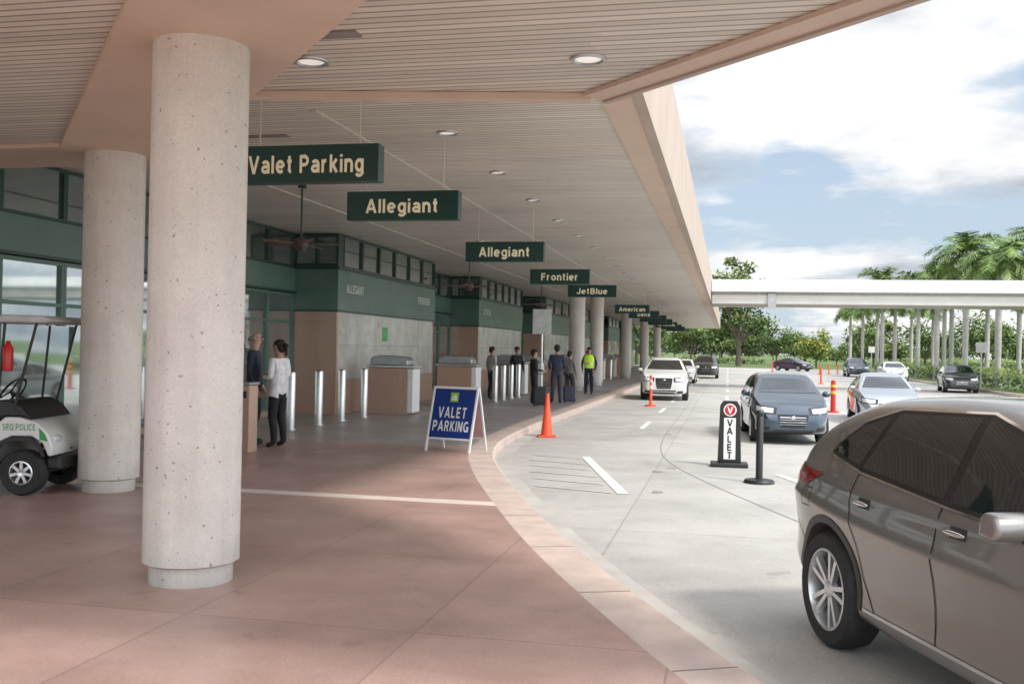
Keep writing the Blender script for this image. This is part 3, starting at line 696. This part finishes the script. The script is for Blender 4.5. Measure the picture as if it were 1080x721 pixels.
# ------------------------------------------------------------ golf cart
gc=empty("golf_cart",(-8.50,9.92,0),math.atan2(.21,.977),"white and green airport police golf cart beside a column","golf cart")
gw=M("cart_white",(.70,.72,.69),.3,var=.04,coat=.5); gg=M("cart_green",(.04,.30,.07),.3,var=.05)
MB().box(-1.15,1.08,-.50,.50,.24,.34).obj("chassis",black_m,gc,bevel=.02)
MB().sideprism([(.48,.342),(.52,.5),(.60,.60),(.72,.655),(.94,.655),(1.06,.58),(1.12,.44),(1.16,.44),(1.17,.54),(1.12,.68),(1.00,.80),(.80,.86),(.64,.86),(.52,.76),(.40,.36)],-.54,.54).obj("cowl",gw,gc,bevel=.015,seg=3,smooth=50)
MB().sideprism([(.46,.80),(.62,.865),(.84,.862),(.92,.83),(.80,.97),(.66,1.04),(.50,1.04)],-.50,.50).obj("dashboard",black_m,gc,bevel=.02,seg=3)
MB().sideprism([(-1.2,.36),(-.25,.342),(-.2,.56),(-.3,.62),(-1.18,.66),(-1.25,.5)],-.56,.56).obj("rear_body",gw,gc,bevel=.05,seg=4,smooth=50)
MB().box(-.70,.10,-.54,-.02,.662,.82).obj("seat",black_m,gc,bevel=.05,seg=3)
MB().box(-.70,.10,.02,.54,.662,.82).obj("seat",black_m,gc,bevel=.05,seg=3)
for a_,b_ in((-.54,-.03),(.03,.54)):
    MB().sideprism([(-.66,.86),(-.50,.85),(-.62,1.34),(-.74,1.34)],a_,b_).obj("backrest",black_m,gc,bevel=.05,seg=3)
MB().sideprism([(-1.1,1.93),(-1.0,1.90),(1.08,1.90),(1.16,1.93),(1.05,1.985),(-1.0,1.985)],-.6,.6).obj("roof",M("cart_roof",(.50,.51,.50),.4),gc,bevel=.025,seg=3)
for s in(-.50,.50):
    MB().cyl((.72,s,.95),(.95,s,1.9),.016,n=8).obj("post",black_m,gc,smooth=40)
    MB().cyl((-.95,s,.6),(-.98,s,1.9),.018,n=8).obj("post",black_m,gc,smooth=40)
    MB().cyl((-.1,s,.80),(-.50,s,1.05),.016,n=8).obj("armrest",black_m,gc,smooth=40)
    MB().cyl((.52,s,.80),(.60,s,1.9),.016,n=8).obj("post",black_m,gc,smooth=40)
m=MB(); m.rev([(.0001,1.36),(.05,1.37),(.055,1.40),(.055,1.62),(.03,1.66),(.02,1.70),(.0001,1.70)],14,X=Matrix.Translation((.64,-.50,0))); m.obj("fire_extinguisher",M("extinguisher_red",(.5,.015,.015),.3),gc,smooth=40)
m=MB(); m.add([(.73,-.48,1.0),(.73,.48,1.0),(.94,.48,1.88),(.94,-.48,1.88)],[(0,1,2,3)])
tg,t_,b_=nt("clear_windscreen"); b_.inputs["Transmission Weight"].default_value=1; b_.inputs["Roughness"].default_value=.02; b_.inputs["IOR"].default_value=1.02
m.obj("windscreen",tg,gc)
SW=Matrix.Translation((.30,.25,1.10))@Matrix.Rotation(R(-55),4,'Y')
m=MB(); m.rev([(.175,0),(.19,-.014),(.205,0),(.19,.014),(.175,0)],24,X=SW,caps=False); m.cyl((.30,.25,1.10),(.58,.25,.92),.02)
for k in range(3): m.cyl((0,0,0),(.18*math.cos(k*2.094),.18*math.sin(k*2.094),0),.01,n=6,X=SW)
m.obj("steering_wheel",black_m,gc,smooth=60)
for s in(1,-1):
    m=MB(); m.sideprism([(.50,.36),(.54,.50),(.61,.59),(.73,.645),(.93,.645),(1.045,.57),(1.1,.44),(1.06,.44),(1.01,.54),(.92,.605),(.74,.605),(.63,.56),(.58,.48),(.54,.36)],s*.542 if s>0 else -.56,s*.56 if s>0 else -.542); m.obj("wheel_arch",black_m,gc)
    l=MB(); l.ell((1.13,s*.36,.62),(.04,.10,.045),12,8); l.obj("headlight",lamp_m,gc,smooth=60)
    for x in(.83,-.83):
        w=empty("wheel",(x,s*.455,.25)); w.parent=gc
        t=MB(); t.rev([(.13,.08),(.13,-.08),(.14,-.095),(.23,-.1),(.25,-.06),(.25,.06),(.23,.1),(.14,.095),(.13,.08)],28,axis='Y',caps=False); t.obj("tyre",rub_m,w,smooth=35)
        t=MB(); t.rev([(.0001,s*.075),(.035,s*.085),(.045,s*.06)],16,axis='Y',caps=False); t.rev([(.132,s*.09),(.118,s*.095),(.112,s*.05),(.112,-s*.05)],28,axis='Y',caps=False)
        for k in range(7): t.box(-.016,.016,s*.07-.012,s*.07+.012,.02,.118,X=Matrix.Rotation(k*2*math.pi/7,4,'Y'))
        t.obj("rim",alloy_m,w,smooth=35)
        t=MB(); t.rev([(.0001,s*.02),(.13,s*.02)],24,axis='Y',caps=False); t.obj("rim_back",black_m,w)
MB().box(1.06,1.22,-.45,.45,.28,.42).obj("bumper",black_m,gc,bevel=.03)
text("SRQ POLICE",.10,gg,gc,(.80,-.541,.755),(R(90),0,0),fit=.37,w=.15)
MB().sideprism([(1.03,.62),(1.12,.60),(1.09,.68),(1.02,.755)],-.5435,-.5415).obj("stripe",gg,gc)
m=MB(); m.rev([(.0001,.004),(.05,.004),(.05,0)],24,X=Matrix.Translation((1.160,-.05,.52))@Matrix.Rotation(R(85),4,'Y')); m.obj("emblem",gg,gc)
# ------------------------------------------------------------ street objects
def cone(x,y,z,h,label):
    c=empty("traffic_cone",(x,y,z),.2,label,"cone")
    MB().box(-.19,.19,-.19,.19,0,.035).obj("base",orange_m,c,bevel=.015)
    m=MB(); m.rev([(.14,.036),(.125,.07),(.03,h-.02),(.022,h),(.0001,h)],28); m.obj("cone_body",orange_m,c,smooth=40)
    return c
cone(-3.76,21.0,RZ,.93,"orange traffic cone on the road by the kerb")
redp_m=M("marker_red",(.55,.03,.02),.5,var=.08)
def slim(x,y,label,band=white_m,k=1.,bm_=orange_m):
    p=empty("delineator_post",(x,y,RZ),0,label,"post")
    MB().rev([(.2,0),(.2,.04),(.06,.06)],20).obj("base",bm_,p,smooth=40)
    MB().rev([(.05*k,.06),(.045*k,1.02),(.02,1.06),(.0001,1.06)],16).obj("post",bm_,p,smooth=40)
    MB().rev([(.053*k,.60),(.052*k,.70)],16,caps=False).obj("reflective_band",band,p,smooth=40); MB().rev([(.052*k,.82),(.051*k,.90)],16,caps=False).obj("reflective_band",band,p,smooth=40)
slim(-2.55,34.2,"slim orange delineator post with white bands before a crossover")
slim(3.36,33.8,"red marker post with yellow bands between two cars",M("marker_yellow",(.72,.45,.05),.5),1.7,redp_m)
p=empty("delineator_post",(.47,14.83,RZ),0,"black delineator post on a round rubber base","post")
MB().rev([(.22,0),(.22,.02),(.2,.05),(.07,.07)],28).obj("base",black_m,p,smooth=40)
m=MB(); m.rev([(.05,.07),(.05,.95),(.042,.96),(.06,.99),(.06,1.02),(.035,1.05),(.0001,1.055)],20); m.obj("post",black_m,p,smooth=40)
p=empty("valet_sign",(.05,16.8,RZ),R(2),"black upright sign with white vertical VALET lettering","sign")
MB().box(-.30,.30,-.2,.2,0,.07).obj("base",black_m,p,bevel=.02)
m=MB(); m.sideprism([(-.19,.07),(.19,.07),(.16,1.0),(.11,1.08),(-.11,1.08),(-.16,1.0)],-.03,.03); m.obj("panel",black_m,p,bevel=.01)
MB().box(-.095,.095,-.034,-.031,.12,.80).obj("strip",white_m,p)
for i,ch in enumerate("VALET"): text(ch,.155,black_m,p,(0,-.0345,.72-.133*i),(R(90),0,0),w=.2)
m=MB(); m.rev([(.0001,-.036),(.105,-.036),(.105,-.031)],28,axis='Y',X=Matrix.Translation((0,0,.93)),caps=False); m.obj("disc",white_m,p)
m=MB(); m.rev([(.0001,-.040),(.085,-.040),(.085,-.0365)],28,axis='Y',X=Matrix.Translation((0,0,.93)),caps=False); m.obj("disc",M("valet_red",(.5,.02,.03),.4),p)
text("V",.15,white_m,p,(0,-.0405,.93),(R(90),0,0),w=.2)
af=empty("a_frame_sign",(-4.42,16.1,0),R(-14),"blue folding board reading VALET PARKING on white frame","sign")
for s,nm in((-1,"front_panel"),(1,"back_panel")):
    T=Matrix.Translation((0,s*.30,0))@Matrix.Rotation(R(s*15),4,'X')
    fm=MB(); fm.box(-.43,-.39,-.015,.015,0,1.1,X=T); fm.box(.39,.43,-.015,.015,0,1.1,X=T); fm.box(-.39,.39,-.015,.015,1.06,1.1,X=T); fm.box(-.39,.39,-.015,.015,.20,.23,X=T)
    f=fm.obj("frame",white_m,af,bevel=.006)
    MB().box(-.385,.385,-.010,.010,.235,1.055,X=T).obj(nm,blue_m if s<0 else M("board_red_white",(.6,.35,.32),.5),af)
    if s<0:
        for t_s,z,sz,ft in(("VALET",.66,.25,.54),("PARKING",.43,.24,.68)):
            o=text(t_s,sz,white_m,af,T@Vector((0,-.0105,z)),(R(90-15),0,0),w=.19,fit=ft)
        MB().box(-.075,.075,-.014,-.011,.84,1.0,X=T).obj("emblem",M("logo_green",(.25,.5,.05),.4),af)
        m=MB(); m.box(-.055,.055,-.0165,-.0145,.87,.895,X=T); m.add([(-.055,-.016,.905),(.055,-.016,.905),(.02,-.016,.975)],[(0,1,2)],X=T); m.obj("logo",white_m,af)
po=MB(); po.rev([(.2,0),(.2,.05),(.06,.07),(.05,1.0),(.0001,1.02)],14)
po_=top(po.obj("channelizer_post",orange_m,None,(5.8,66,RZ),smooth=40),"orange lane divider post on the road","post","orange posts on the road")
for x,y in((8.5,98),(9.5,100),(10.5,102),(4.5,106)): dup(po_,(x,y,RZ))
def roadsign(x,y,h,mat,label,w=.6,hh=.6):
    s=empty("road_sign",(x,y,0),0,label,"sign")
    MB().cyl((0,0,-.15),(0,0,h),.035).obj("pole",steel_m,s,smooth=40); MB().box(-w/2,w/2,-.05,-.037,h-hh,h).obj("panel",mat,s,bevel=.01); return s
roadsign(14.3,62,2.6,M("sign_back",(.35,.36,.36),.5),"grey road sign on a pole in the verge")
roadsign(13.9,104,2.6,white_m,"white road sign on a pole in the verge")
# ------------------------------------------------------------ people
def person(loc,rz,label,h=1.75,shirt=(.7,.7,.7),pants=(.02,.02,.025),skin=(.42,.25,.18),hair=(.02,.015,.012),pose=None,bald=False,glasses=False,vest=None,skirt=None):
    k=h/1.76; J={}; E=[]; rad={}
    def j(n,p,r,par=None,reg='shirt'):
        J[n]=Vector(p); rad[n]=r
        if par: E.append((par,n,reg))
    j('pel',(0,0,.96),(.155,.125))
    j('spi',(0,.0,1.13),(.15,.115),'pel'); j('che',(0,.0,1.32),(.17,.125),'spi'); j('nb',(0,-.01,1.455),(.09,.075),'che')
    j('nk',(0,.0,1.52),(.056,.058),'nb','skin'); j('hb',(0,.015,1.59),(.07,.083),'nk','skin'); j('hm',(0,.018,1.665),(.078,.098),'hb','skin'); j('ht',(0,.005,1.735),(.055,.07),'hm','skin')
    A=dict(el=(.235,-.03,1.14),wr=(.235,.07,.91),el2=None,wr2=None,kn=(.105,.03,.50),an=(.11,-.02,.09),kn2=None,an2=None)
    A.update(pose or {})
    for s,x in((1,''),(-1,'2')):
        def P_(key):
            v=A[key+x] if (x and A[key+x]) else A[key]
            return (v[0]*s if not(x and A[key+x]) else v[0],v[1],v[2])
        j('sh'+x,(s*.175,-.01,1.425),(.068,.068),'che'); el_=Vector(P_('el'));wr=Vector(P_('wr'))
        j('el'+x,el_,(.05,.05),'sh'+x); j('wr'+x,wr,(.034,.034),'el'+x)
        d=(wr-el_).normalized(); pm=wr+d*.075; j('pm'+x,pm,(.034,.022),'wr'+x,'skin')
        lat=d.cross(Vector((s,0.2,.1))).normalized()
        for q in range(4):
            o=(q-1.5)*.021; ln_=[.068,.08,.076,.06][q]
            j('f%d%s'%(q,x),pm+d*.045+lat*o,(.0095,.0095),'pm'+x,'skin'); j('g%d%s'%(q,x),pm+d*(.045+ln_*.8)+lat*o*1.15-Vector((s*.02,0,0)),(.007,.007),'f%d%s'%(q,x),'skin')
        tp=wr+d*.04+lat*.035; j('t'+x,tp+d*.03+lat*.012,(.011,.011),'pm'+x,'skin')
        j('hp'+x,(s*.088,0,.90),(.10,.105),'pel','pants'); kn=Vector(P_('kn'));an=Vector(P_('an'))
        j('kn'+x,kn,(.072,.075),'hp'+x,'pants'); j('cf'+x,kn.lerp(an,.4)+Vector((0,-.02,0)),(.062,.066),'kn'+x,'pants'); j('an'+x,an,(.05,.055),'cf'+x,'pants')
        j('to'+x,an+Vector((s*.012,.15,-.05)),(.042,.032),'an'+x,'shoe')
    names=list(J); me=bpy.data.meshes.new("body"); me.from_pydata([J[n]*k for n in names],[(names.index(a),names.index(b)) for a,b,_ in E],[])
    ob=bpy.data.objects.new("tmp",me); COL.objects.link(ob); sk=ob.modifiers.new("skin",'SKIN')
    sk.use_smooth_shade=True
    sd=me.skin_vertices[0].data
    for i,n in enumerate(names): sd[i].radius=(rad[n][0]*k,rad[n][1]*k); sd[i].use_root=(n=='pel')
    ss=ob.modifiers.new("s",'SUBSURF'); ss.levels=1; ss.render_levels=1
    bpy.context.view_layer.update()
    m2=bpy.data.meshes.new_from_object(ob.evaluated_get(bpy.context.evaluated_depsgraph_get())); bpy.data.objects.remove(ob)
    cl=lambda n,c,r=.8:M("%s_%s"%(n,"_".join("%02d"%int(q*100) for q in c)),c,r,var=.2,scale=8,bump=.3,bscale=12)
    regs=['shirt','pants','skin','shoe']
    m2.materials.clear()
    for q in(cl("cloth",shirt),cl("trousers",pants),cl("skin",skin,.5),cl("shoe",(.02,.02,.02),.5)): m2.materials.append(q)
    segs=[(J[a]*k,J[b]*k,regs.index(r_)) for a,b,r_ in E]
    for p in m2.polygons:
        c=p.center; best=9;bi=0
        for a,b,ri in segs:
            ab=b-a; t=max(0,min(1,(c-a).dot(ab)/max(1e-9,ab.length_squared))); dd=(a+ab*t-c).length
            if dd<best: best=dd;bi=ri
        if bi==0 and c.z<.93*k and abs(c.x)<.19*k: bi=1
        if skirt and bi==1 and c.z>.86*k: bi=0
        p.material_index=bi
    m2.shade_smooth()
    zmin=min(v.co.z for v in m2.vertices)
    o=bpy.data.objects.new("person",m2); COL.objects.link(o); o.location=(loc[0],loc[1],loc[2]-zmin); o.rotation_euler=(0,0,rz)
    top(o,label,"person")
    sm=cl("skin",skin,.5); hm=cl("hair",hair)
    f=MB(); f.ell((0,.115*k,1.645*k),(.013*k,.022*k,.02*k),8,6)
    for s in(1,-1): f.ell((s*.083*k,.005*k,1.65*k),(.012*k,.02*k,.032*k),8,6)
    f.obj("nose_and_ears",sm,o,smooth=60)
    f=MB()
    for s in(1,-1): f.ell((s*.03*k,.104*k,1.668*k),(.012*k,.008*k,.007*k),8,6)
    f.obj("eyes",M("eye_dark",(.02,.015,.012),.2),o,smooth=60)
    MB().ell((0,.104*k,1.605*k),(.025*k,.009*k,.006*k),8,6).obj("mouth",M("lips",(.3,.1,.09),.5),o,smooth=60)
    if not bald:
        f=MB(); f.ell((0,-.012*k,1.70*k),(.092*k,.108*k,.08*k),16,10); f.ell((0,-.06*k,1.64*k),(.08*k,.06*k,.085*k),14,8)
        if skirt=='bun': f.ell((0,-.135*k,1.67*k),(.042*k,.05*k,.045*k),12,8); f.ell((0,-.15*k,1.58*k),(.022*k,.025*k,.08*k),10,8)
        f.obj("hair",hm,o,smooth=60)
    else:
        f=MB(); f.ell((0,-.05*k,1.64*k),(.088*k,.06*k,.045*k),14,8); f.obj("hair",cl("hair",(.25,.22,.2)),o,smooth=60)
    if glasses:
        f=MB()
        for s in(1,-1): f.rev([(.02,0),(.023,.003),(.026,0),(.023,-.003),(.02,0)],14,axis='Y',X=Matrix.Translation((s*.032*k,.118*k,1.667*k)),caps=False); f.cyl((s*.057*k,.118*k,1.667*k),(s*.088*k,.01*k,1.67*k),.002,n=5)
        f.obj("glasses",black_m,o)
    if vest:
        f=MB(); f.rev([(.165*k,.98*k),(.175*k,1.1*k),(.185*k,1.3*k),(.17*k,1.42*k),(.12*k,1.48*k)],20,X=Matrix.Diagonal((1.12,.88,1,1)),caps=False); f.obj("vest",M("vest_yellow",vest,.6,var=.05,emit=.1),o,smooth=60)
        g=MB(); g.rev([(.186*k,1.13*k),(.190*k,1.18*k)],20,X=Matrix.Diagonal((1.12,.88,1,1)),caps=False); g.obj("reflective_band",steel_m,o,smooth=60)
    return o
person((-7.36,15.5,0),R(75),"woman with tied-back dark hair in white jacket and black trousers",1.80,shirt=(.74,.72,.76),pants=(.012,.012,.015),skirt='bun',
  pose=dict(el=(.22,-.02,1.15),wr=(.12,.20,1.16),an=(.12,-.03,.09)))
person((-7.90,15.7,0),R(-75),"bald person with glasses in dark navy clothes",1.95,shirt=(.03,.035,.06),pants=(.015,.015,.02),skin=(.5,.32,.24),bald=True,glasses=True)
person((-5.34,39,0),R(180),"person in yellow safety vest and dark trousers at the kerb",1.84,shirt=(.02,.03,.06),pants=(.015,.02,.05),vest=(.55,.85,.05),pose=dict(el=(.27,-.02,1.15)))
person((-5.35,31.5,0),R(10),"traveller in dark clothes standing by the kerb with luggage",1.88,shirt=(.03,.04,.07),pants=(.05,.055,.075),pose=dict(wr=(.2,.2,1.05),an2=(-.14,.1,.09)))
person((-5.80,30.0,0),R(-60),"traveller in black coat waiting by the pole sign",1.72,shirt=(.02,.02,.022),pants=(.02,.02,.022),pose=dict(wr=(.15,.22,1.1)))
person((-5.20,33.2,0),R(-20),"traveller in grey top beside the group at the kerb",1.68,shirt=(.22,.20,.20),pants=(.03,.03,.04),pose=dict(kn=(.11,.1,.5),an=(.11,.12,.09),kn2=(-.1,-.02,.5),an2=(-.11,-.2,.1)))
person((-7.75,32.6,0),R(-40),"person in pale shirt behind a granite counter",1.78,shirt=(.45,.42,.42),pants=(.03,.03,.04))
person((-7.55,35.7,0),R(-150),"person in black shirt standing at a counter",1.80,shirt=(.02,.02,.025),pants=(.03,.03,.03))
person((-6.6,47.5,0),R(120),"distant traveller in blue top on the pavement",1.70,shirt=(.08,.12,.25),pants=(.05,.05,.06))
def suitcase(x,y,c,label,h=.62):
    s=empty("suitcase",(x,y,0),.3,label,"suitcase")
    MB().box(-.19,.19,-.12,.12,.05,h).obj("shell",M("case_%d"%int(c[0]*1000),c,.5,bump=.2),s,bevel=.04,seg=3)
    m=MB(); m.cyl((-.12,.1,h-.02),(-.12,.1,h+.38),.01,n=6);m.cyl((.12,.1,h-.02),(.12,.1,h+.38),.01,n=6);m.cyl((-.13,.1,h+.38),(.13,.1,h+.38),.014,n=6); m.obj("handle",black_m,s)
    for a in(-.15,.15):
        m=MB(); m.cyl((a-.015,0,.03),(a+.015,0,.03),.03,n=10); m.obj("wheel",black_m,s)
suitcase(-5.50,29.4,(.02,.02,.022),"black upright suitcase on the pavement near travellers",.6)
suitcase(-5.0,31.9,(.03,.035,.06),"dark navy upright suitcase beside a traveller",.55)
# ------------------------------------------------------------ vegetation
rng=random.Random(4)
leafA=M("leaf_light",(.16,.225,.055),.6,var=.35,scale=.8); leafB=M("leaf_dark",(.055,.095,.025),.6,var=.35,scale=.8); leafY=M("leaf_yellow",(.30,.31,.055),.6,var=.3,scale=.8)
bark=M("bark",(.13,.10,.08),.9,var=.25,scale=6,bump=.5); palmb=M("palm_bark",(.42,.40,.365),.85,var=.15,scale=4,bump=.3)
palml=M("palm_leaf",(.165,.25,.055),.45,var=.3,scale=1.); palmd=M("palm_leaf_dark",(.08,.14,.03),.5,var=.3,scale=1.)
def leaves(mb,c,r,n,sz):
    for _ in range(n):
        p=Vector((rng.gauss(0,.5),rng.gauss(0,.5),rng.gauss(0,.45)))
        if p.length>1.25: p*=1.25/p.length
        q=Vector(c)+Vector((p.x*r[0],p.y*r[1],p.z*r[2])); a=Vector((rng.uniform(-1,1),rng.uniform(-1,1),rng.uniform(-.6,.6))).normalized(); b=a.orthogonal().normalized()
        b.rotate(Matrix.Rotation(rng.uniform(0,6.28),3,a)); s=sz*rng.uniform(.6,1.3); a=a*s; b=b*s*.55
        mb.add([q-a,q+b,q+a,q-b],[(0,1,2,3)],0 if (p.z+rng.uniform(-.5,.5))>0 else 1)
def tree(loc,h,cr,seed,lm=(leafA,leafB),nl=2600,sz=.22,label="leafy green broadleaf tree on the verge",fork=.22,lo_=.22,nc=20):
    rng.seed(seed); t=empty("broadleaf_tree",loc,0,label,"tree","trees behind the roadway")
    tr=MB(); th=h*fork; tr.cyl((0,0,-.25),(0,0,th),h*.025,h*.018,10); cw=MB()
    for i in range(nc):
        a=i*2.4+rng.uniform(-.6,.6); rr=cr*math.sqrt(rng.uniform(.02,1))*.85; z=h*(lo_+(.92-lo_)*rng.random()*(1-.5*(rr/cr)**2))
        c=Vector((math.cos(a)*rr,math.sin(a)*rr,z))
        if i%2==0: tr.cyl((0,0,th*rng.uniform(.75,1)),c,h*.012,h*.004,6)
        s=cr*rng.uniform(.2,.42); leaves(cw,c,(s,s,s*.8),nl//nc,sz)
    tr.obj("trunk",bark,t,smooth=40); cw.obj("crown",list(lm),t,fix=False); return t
T=[tree((3,185,0),8.0,4.6,1,sz=.26,lo_=.34),tree((14,192,0),6.5,4.6,2,sz=.26,lo_=.3),tree((-3,188,0),10.5,4.8,3,sz=.28,nl=3000,lo_=.34),tree((1.5,150,0),17.,5.0,4,nl=4000,sz=.30,label="tall irregular broadleaf tree beyond the canopy end",lo_=.3,nc=26)]
tree((12.5,150,0),5.6,3.0,7,lm=(leafY,leafA),nl=2200,sz=.2,label="yellow-green young tree on the far verge",lo_=.2)
tree((22,158,0),7.6,4.2,8,nl=2600,sz=.26,label="rounded green tree on the far verge",lo_=.2)
rng.seed(11)
for i in range(24):
    x=-30+i*5.6+rng.uniform(-2.4,2.4); y=200+rng.uniform(-26,34); s_=rng.uniform(.65,1.2); dup(T[rng.randrange(3)],(x,y,-.2),rng.uniform(0,6),(s_*rng.uniform(.9,1.2),s_,s_*rng.uniform(.8,1.15)))
for i in range(20):
    x=-40+i*9+rng.uniform(-3,3); dup(T[rng.randrange(3)],(x,270+rng.uniform(0,30),-.2),rng.uniform(0,6),rng.uniform(.9,1.3))
for x,y,s in((-12,135,.9),(-5,140,.75),(30,165,.8),(37,160,.9)): dup(T[2],(x,y,-.2),x,s)
def palm(loc,h,seed,label="royal palm with smooth grey trunk beside the road"):
    rng.seed(seed); t=empty("palm_tree",loc,0,label,"palm tree","row of palms along the verge")
    tr=MB(); prof=[(.27,-.2),(.23,.3),(.17,1.2),(.19,h*.35),(.17,h*.6),(.12,h*.8)]; tr.rev(prof,16); tr.obj("trunk",palmb,t,smooth=50)
    cs=MB(); cs.rev([(.12,h*.8),(.14,h*.83),(.10,h*.93),(.05,h*.97)],14); cs.obj("crownshaft",palml,t,smooth=50)
    cw=MB()
    for i in range(24):
        az=i*2.399; el_=R(rng.uniform(10,65)) if i<16 else R(rng.uniform(-30,10)); ln_=rng.uniform(2.4,3.1); p=Vector((0,0,h*.94)); d=Vector((math.cos(az)*math.cos(el_),math.sin(az)*math.cos(el_),math.sin(el_)))
        n=14; prev=p
        for k in range(n):
            d=(d+Vector((0,0,-.085-.006*k))).normalized(); q=prev+d*ln_/n; sd=d.cross(Vector((0,0,1))).normalized(); up=sd.cross(d)
            w=.02*(1-k/n)+.004; cw.add([prev-sd*w,prev+sd*w,q+sd*w,q-sd*w],[(0,1,2,3)],0)
            if k>0:
                for s in(1,-1):
                    for jj in range(3):
                        b=prev.lerp(q,jj*.33+.1); ll=(.66*math.sin(math.pi*(k+1)/(n+2))+.16)*rng.uniform(.85,1.1); e=b+(sd*s*.8+d*.5+up*rng.uniform(-.25,.5)-Vector((0,0,.35))).normalized()*ll
                        ww=d*.05; cw.add([b-ww,b+ww,e+ww*.3,e-ww*.3],[(0,1,2,3)],rng.random()<.35)
            prev=q
    cw.obj("crown",[palml,palmd],t,fix=False); return t
P1=palm((15.2,62,0),8.1,21); P2=palm((18.6,66,0),8.9,22)
rng.seed(5)
for i in range(8):
    y=70+i*8.0
    dup(P1 if i%2 else P2,(15.0+rng.uniform(-.7,.7),y,0),rng.uniform(0,6),rng.uniform(.90,1.06))
    if i<6: dup(P2 if i%2 else P1,(19.0+rng.uniform(-1.2,1.2),y+4+rng.uniform(-1,1),0),rng.uniform(0,6),rng.uniform(.88,1.08))
for i in range(3): dup(P1,(23+rng.uniform(-1,1),76+i*10,0),rng.uniform(0,6),rng.uniform(.98,1.15))
def hedge(x0,x1,y0,y1,h,sd,sz=.13,dens=55):
    rng.seed(sd); mb=MB()
    n=int((x1-x0)*(y1-y0)*h*dens)
    for _ in range(n):
        x=rng.uniform(x0,x1); q=Vector((x,rng.uniform(y0,y1),h*rng.random()**.6*(.8+.2*math.sin(x*.9)))); a=Vector((rng.uniform(-1,1),rng.uniform(-1,1),rng.uniform(-1,1))).normalized()*sz; b=a.orthogonal().normalized()*sz*.6
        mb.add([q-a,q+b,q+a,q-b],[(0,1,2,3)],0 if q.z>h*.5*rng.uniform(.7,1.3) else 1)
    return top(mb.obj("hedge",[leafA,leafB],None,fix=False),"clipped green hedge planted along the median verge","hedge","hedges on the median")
for k,(y0,y1) in enumerate(((47,58),(60,72),(75,88),(92,108))): hedge(14.6,16.2,y0,y1,1.0+.15*(k%2),k)
hedge(-8,6,168,171,1.2,9,.24,14); hedge(24,50,172,176,1.6,10,.24,12); hedge(18.5,30,47,49,1.1,12)
# ------------------------------------------------------------ world, sun, camera
EL=R(48); AZ=R(-30)
S=Vector((math.cos(EL)*math.cos(AZ),math.cos(EL)*math.sin(AZ),math.sin(EL)))
w=bpy.data.worlds.new("World"); scene.world=w; w.use_nodes=True; t=w.node_tree
for n_ in list(t.nodes): t.nodes.remove(n_)
out=t.nodes.new("ShaderNodeOutputWorld"); bg=t.nodes.new("ShaderNodeBackground"); t.links.new(bg.outputs[0],out.inputs[0])
sky=t.nodes.new("ShaderNodeTexSky"); sky.sky_type='NISHITA'; sky.sun_disc=False; sky.sun_elevation=EL; sky.sun_rotation=math.pi/2-AZ
tc=t.nodes.new("ShaderNodeTexCoord"); sp=t.nodes.new("ShaderNodeSeparateXYZ"); t.links.new(tc.outputs["Generated"],sp.inputs[0])
zz=math_node(t,'ADD',math_node(t,'MAXIMUM',sp.outputs[2],0.0),.17)
cb=t.nodes.new("ShaderNodeCombineXYZ"); t.links.new(math_node(t,'DIVIDE',sp.outputs[0],zz),cb.inputs[0]); t.links.new(math_node(t,'DIVIDE',sp.outputs[1],zz),cb.inputs[1])
cb.inputs[2].default_value=7.1
cov=ramp(t,noise(t,cb.outputs[0],1.3,8,.55),[(.40,0.),(.50,1.)])
shade=ramp(t,noise(t,cb.outputs[0],1.5,9,.55),[(.34,(4.6,5.1,5.9)),(.43,(6.4,6.9,7.5)),(.50,(9.0,9.2,9.5)),(.57,(10.6,10.6,10.6))])
col=mixc(t,cov,mixc(t,.6,sky.outputs[0],(7.0,8.5,10.2)),shade)
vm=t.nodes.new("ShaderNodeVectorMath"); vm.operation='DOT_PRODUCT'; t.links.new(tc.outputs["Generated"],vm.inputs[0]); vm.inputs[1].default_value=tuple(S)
glow=math_node(t,'ADD',math_node(t,'MULTIPLY',math_node(t,'MAXIMUM',vm.outputs["Value"],0.),2.3),1.)  # sky brightened towards the sun, added as fill light under the canopy
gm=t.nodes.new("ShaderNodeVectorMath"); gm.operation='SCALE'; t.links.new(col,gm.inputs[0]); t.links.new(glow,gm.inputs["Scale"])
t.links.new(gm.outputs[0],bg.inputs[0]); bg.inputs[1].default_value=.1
ld=bpy.data.lights.new("sun",'SUN'); ld.energy=3.0; ld.angle=R(8); ld.color=(1,.94,.85)
lo=bpy.data.objects.new("sun",ld); COL.objects.link(lo); lo.rotation_euler=S.to_track_quat('Z','Y').to_euler()
cam=bpy.data.cameras.new("camera"); co=bpy.data.objects.new("camera",cam); COL.objects.link(co); scene.camera=co
cam.lens=35; cam.sensor_width=36; cam.clip_end=3000; cam.clip_start=.05
Mx=Matrix.Rotation(R(12.25),4,'Z')@Matrix.Rotation(R(90+.38),4,'X')@Matrix.Rotation(R(1.1),4,'Z')
co.matrix_world=Matrix.Translation((0,0,1.72))@Mx
scene.view_settings.view_transform='Standard'; scene.view_settings.look='None'; scene.view_settings.exposure=0
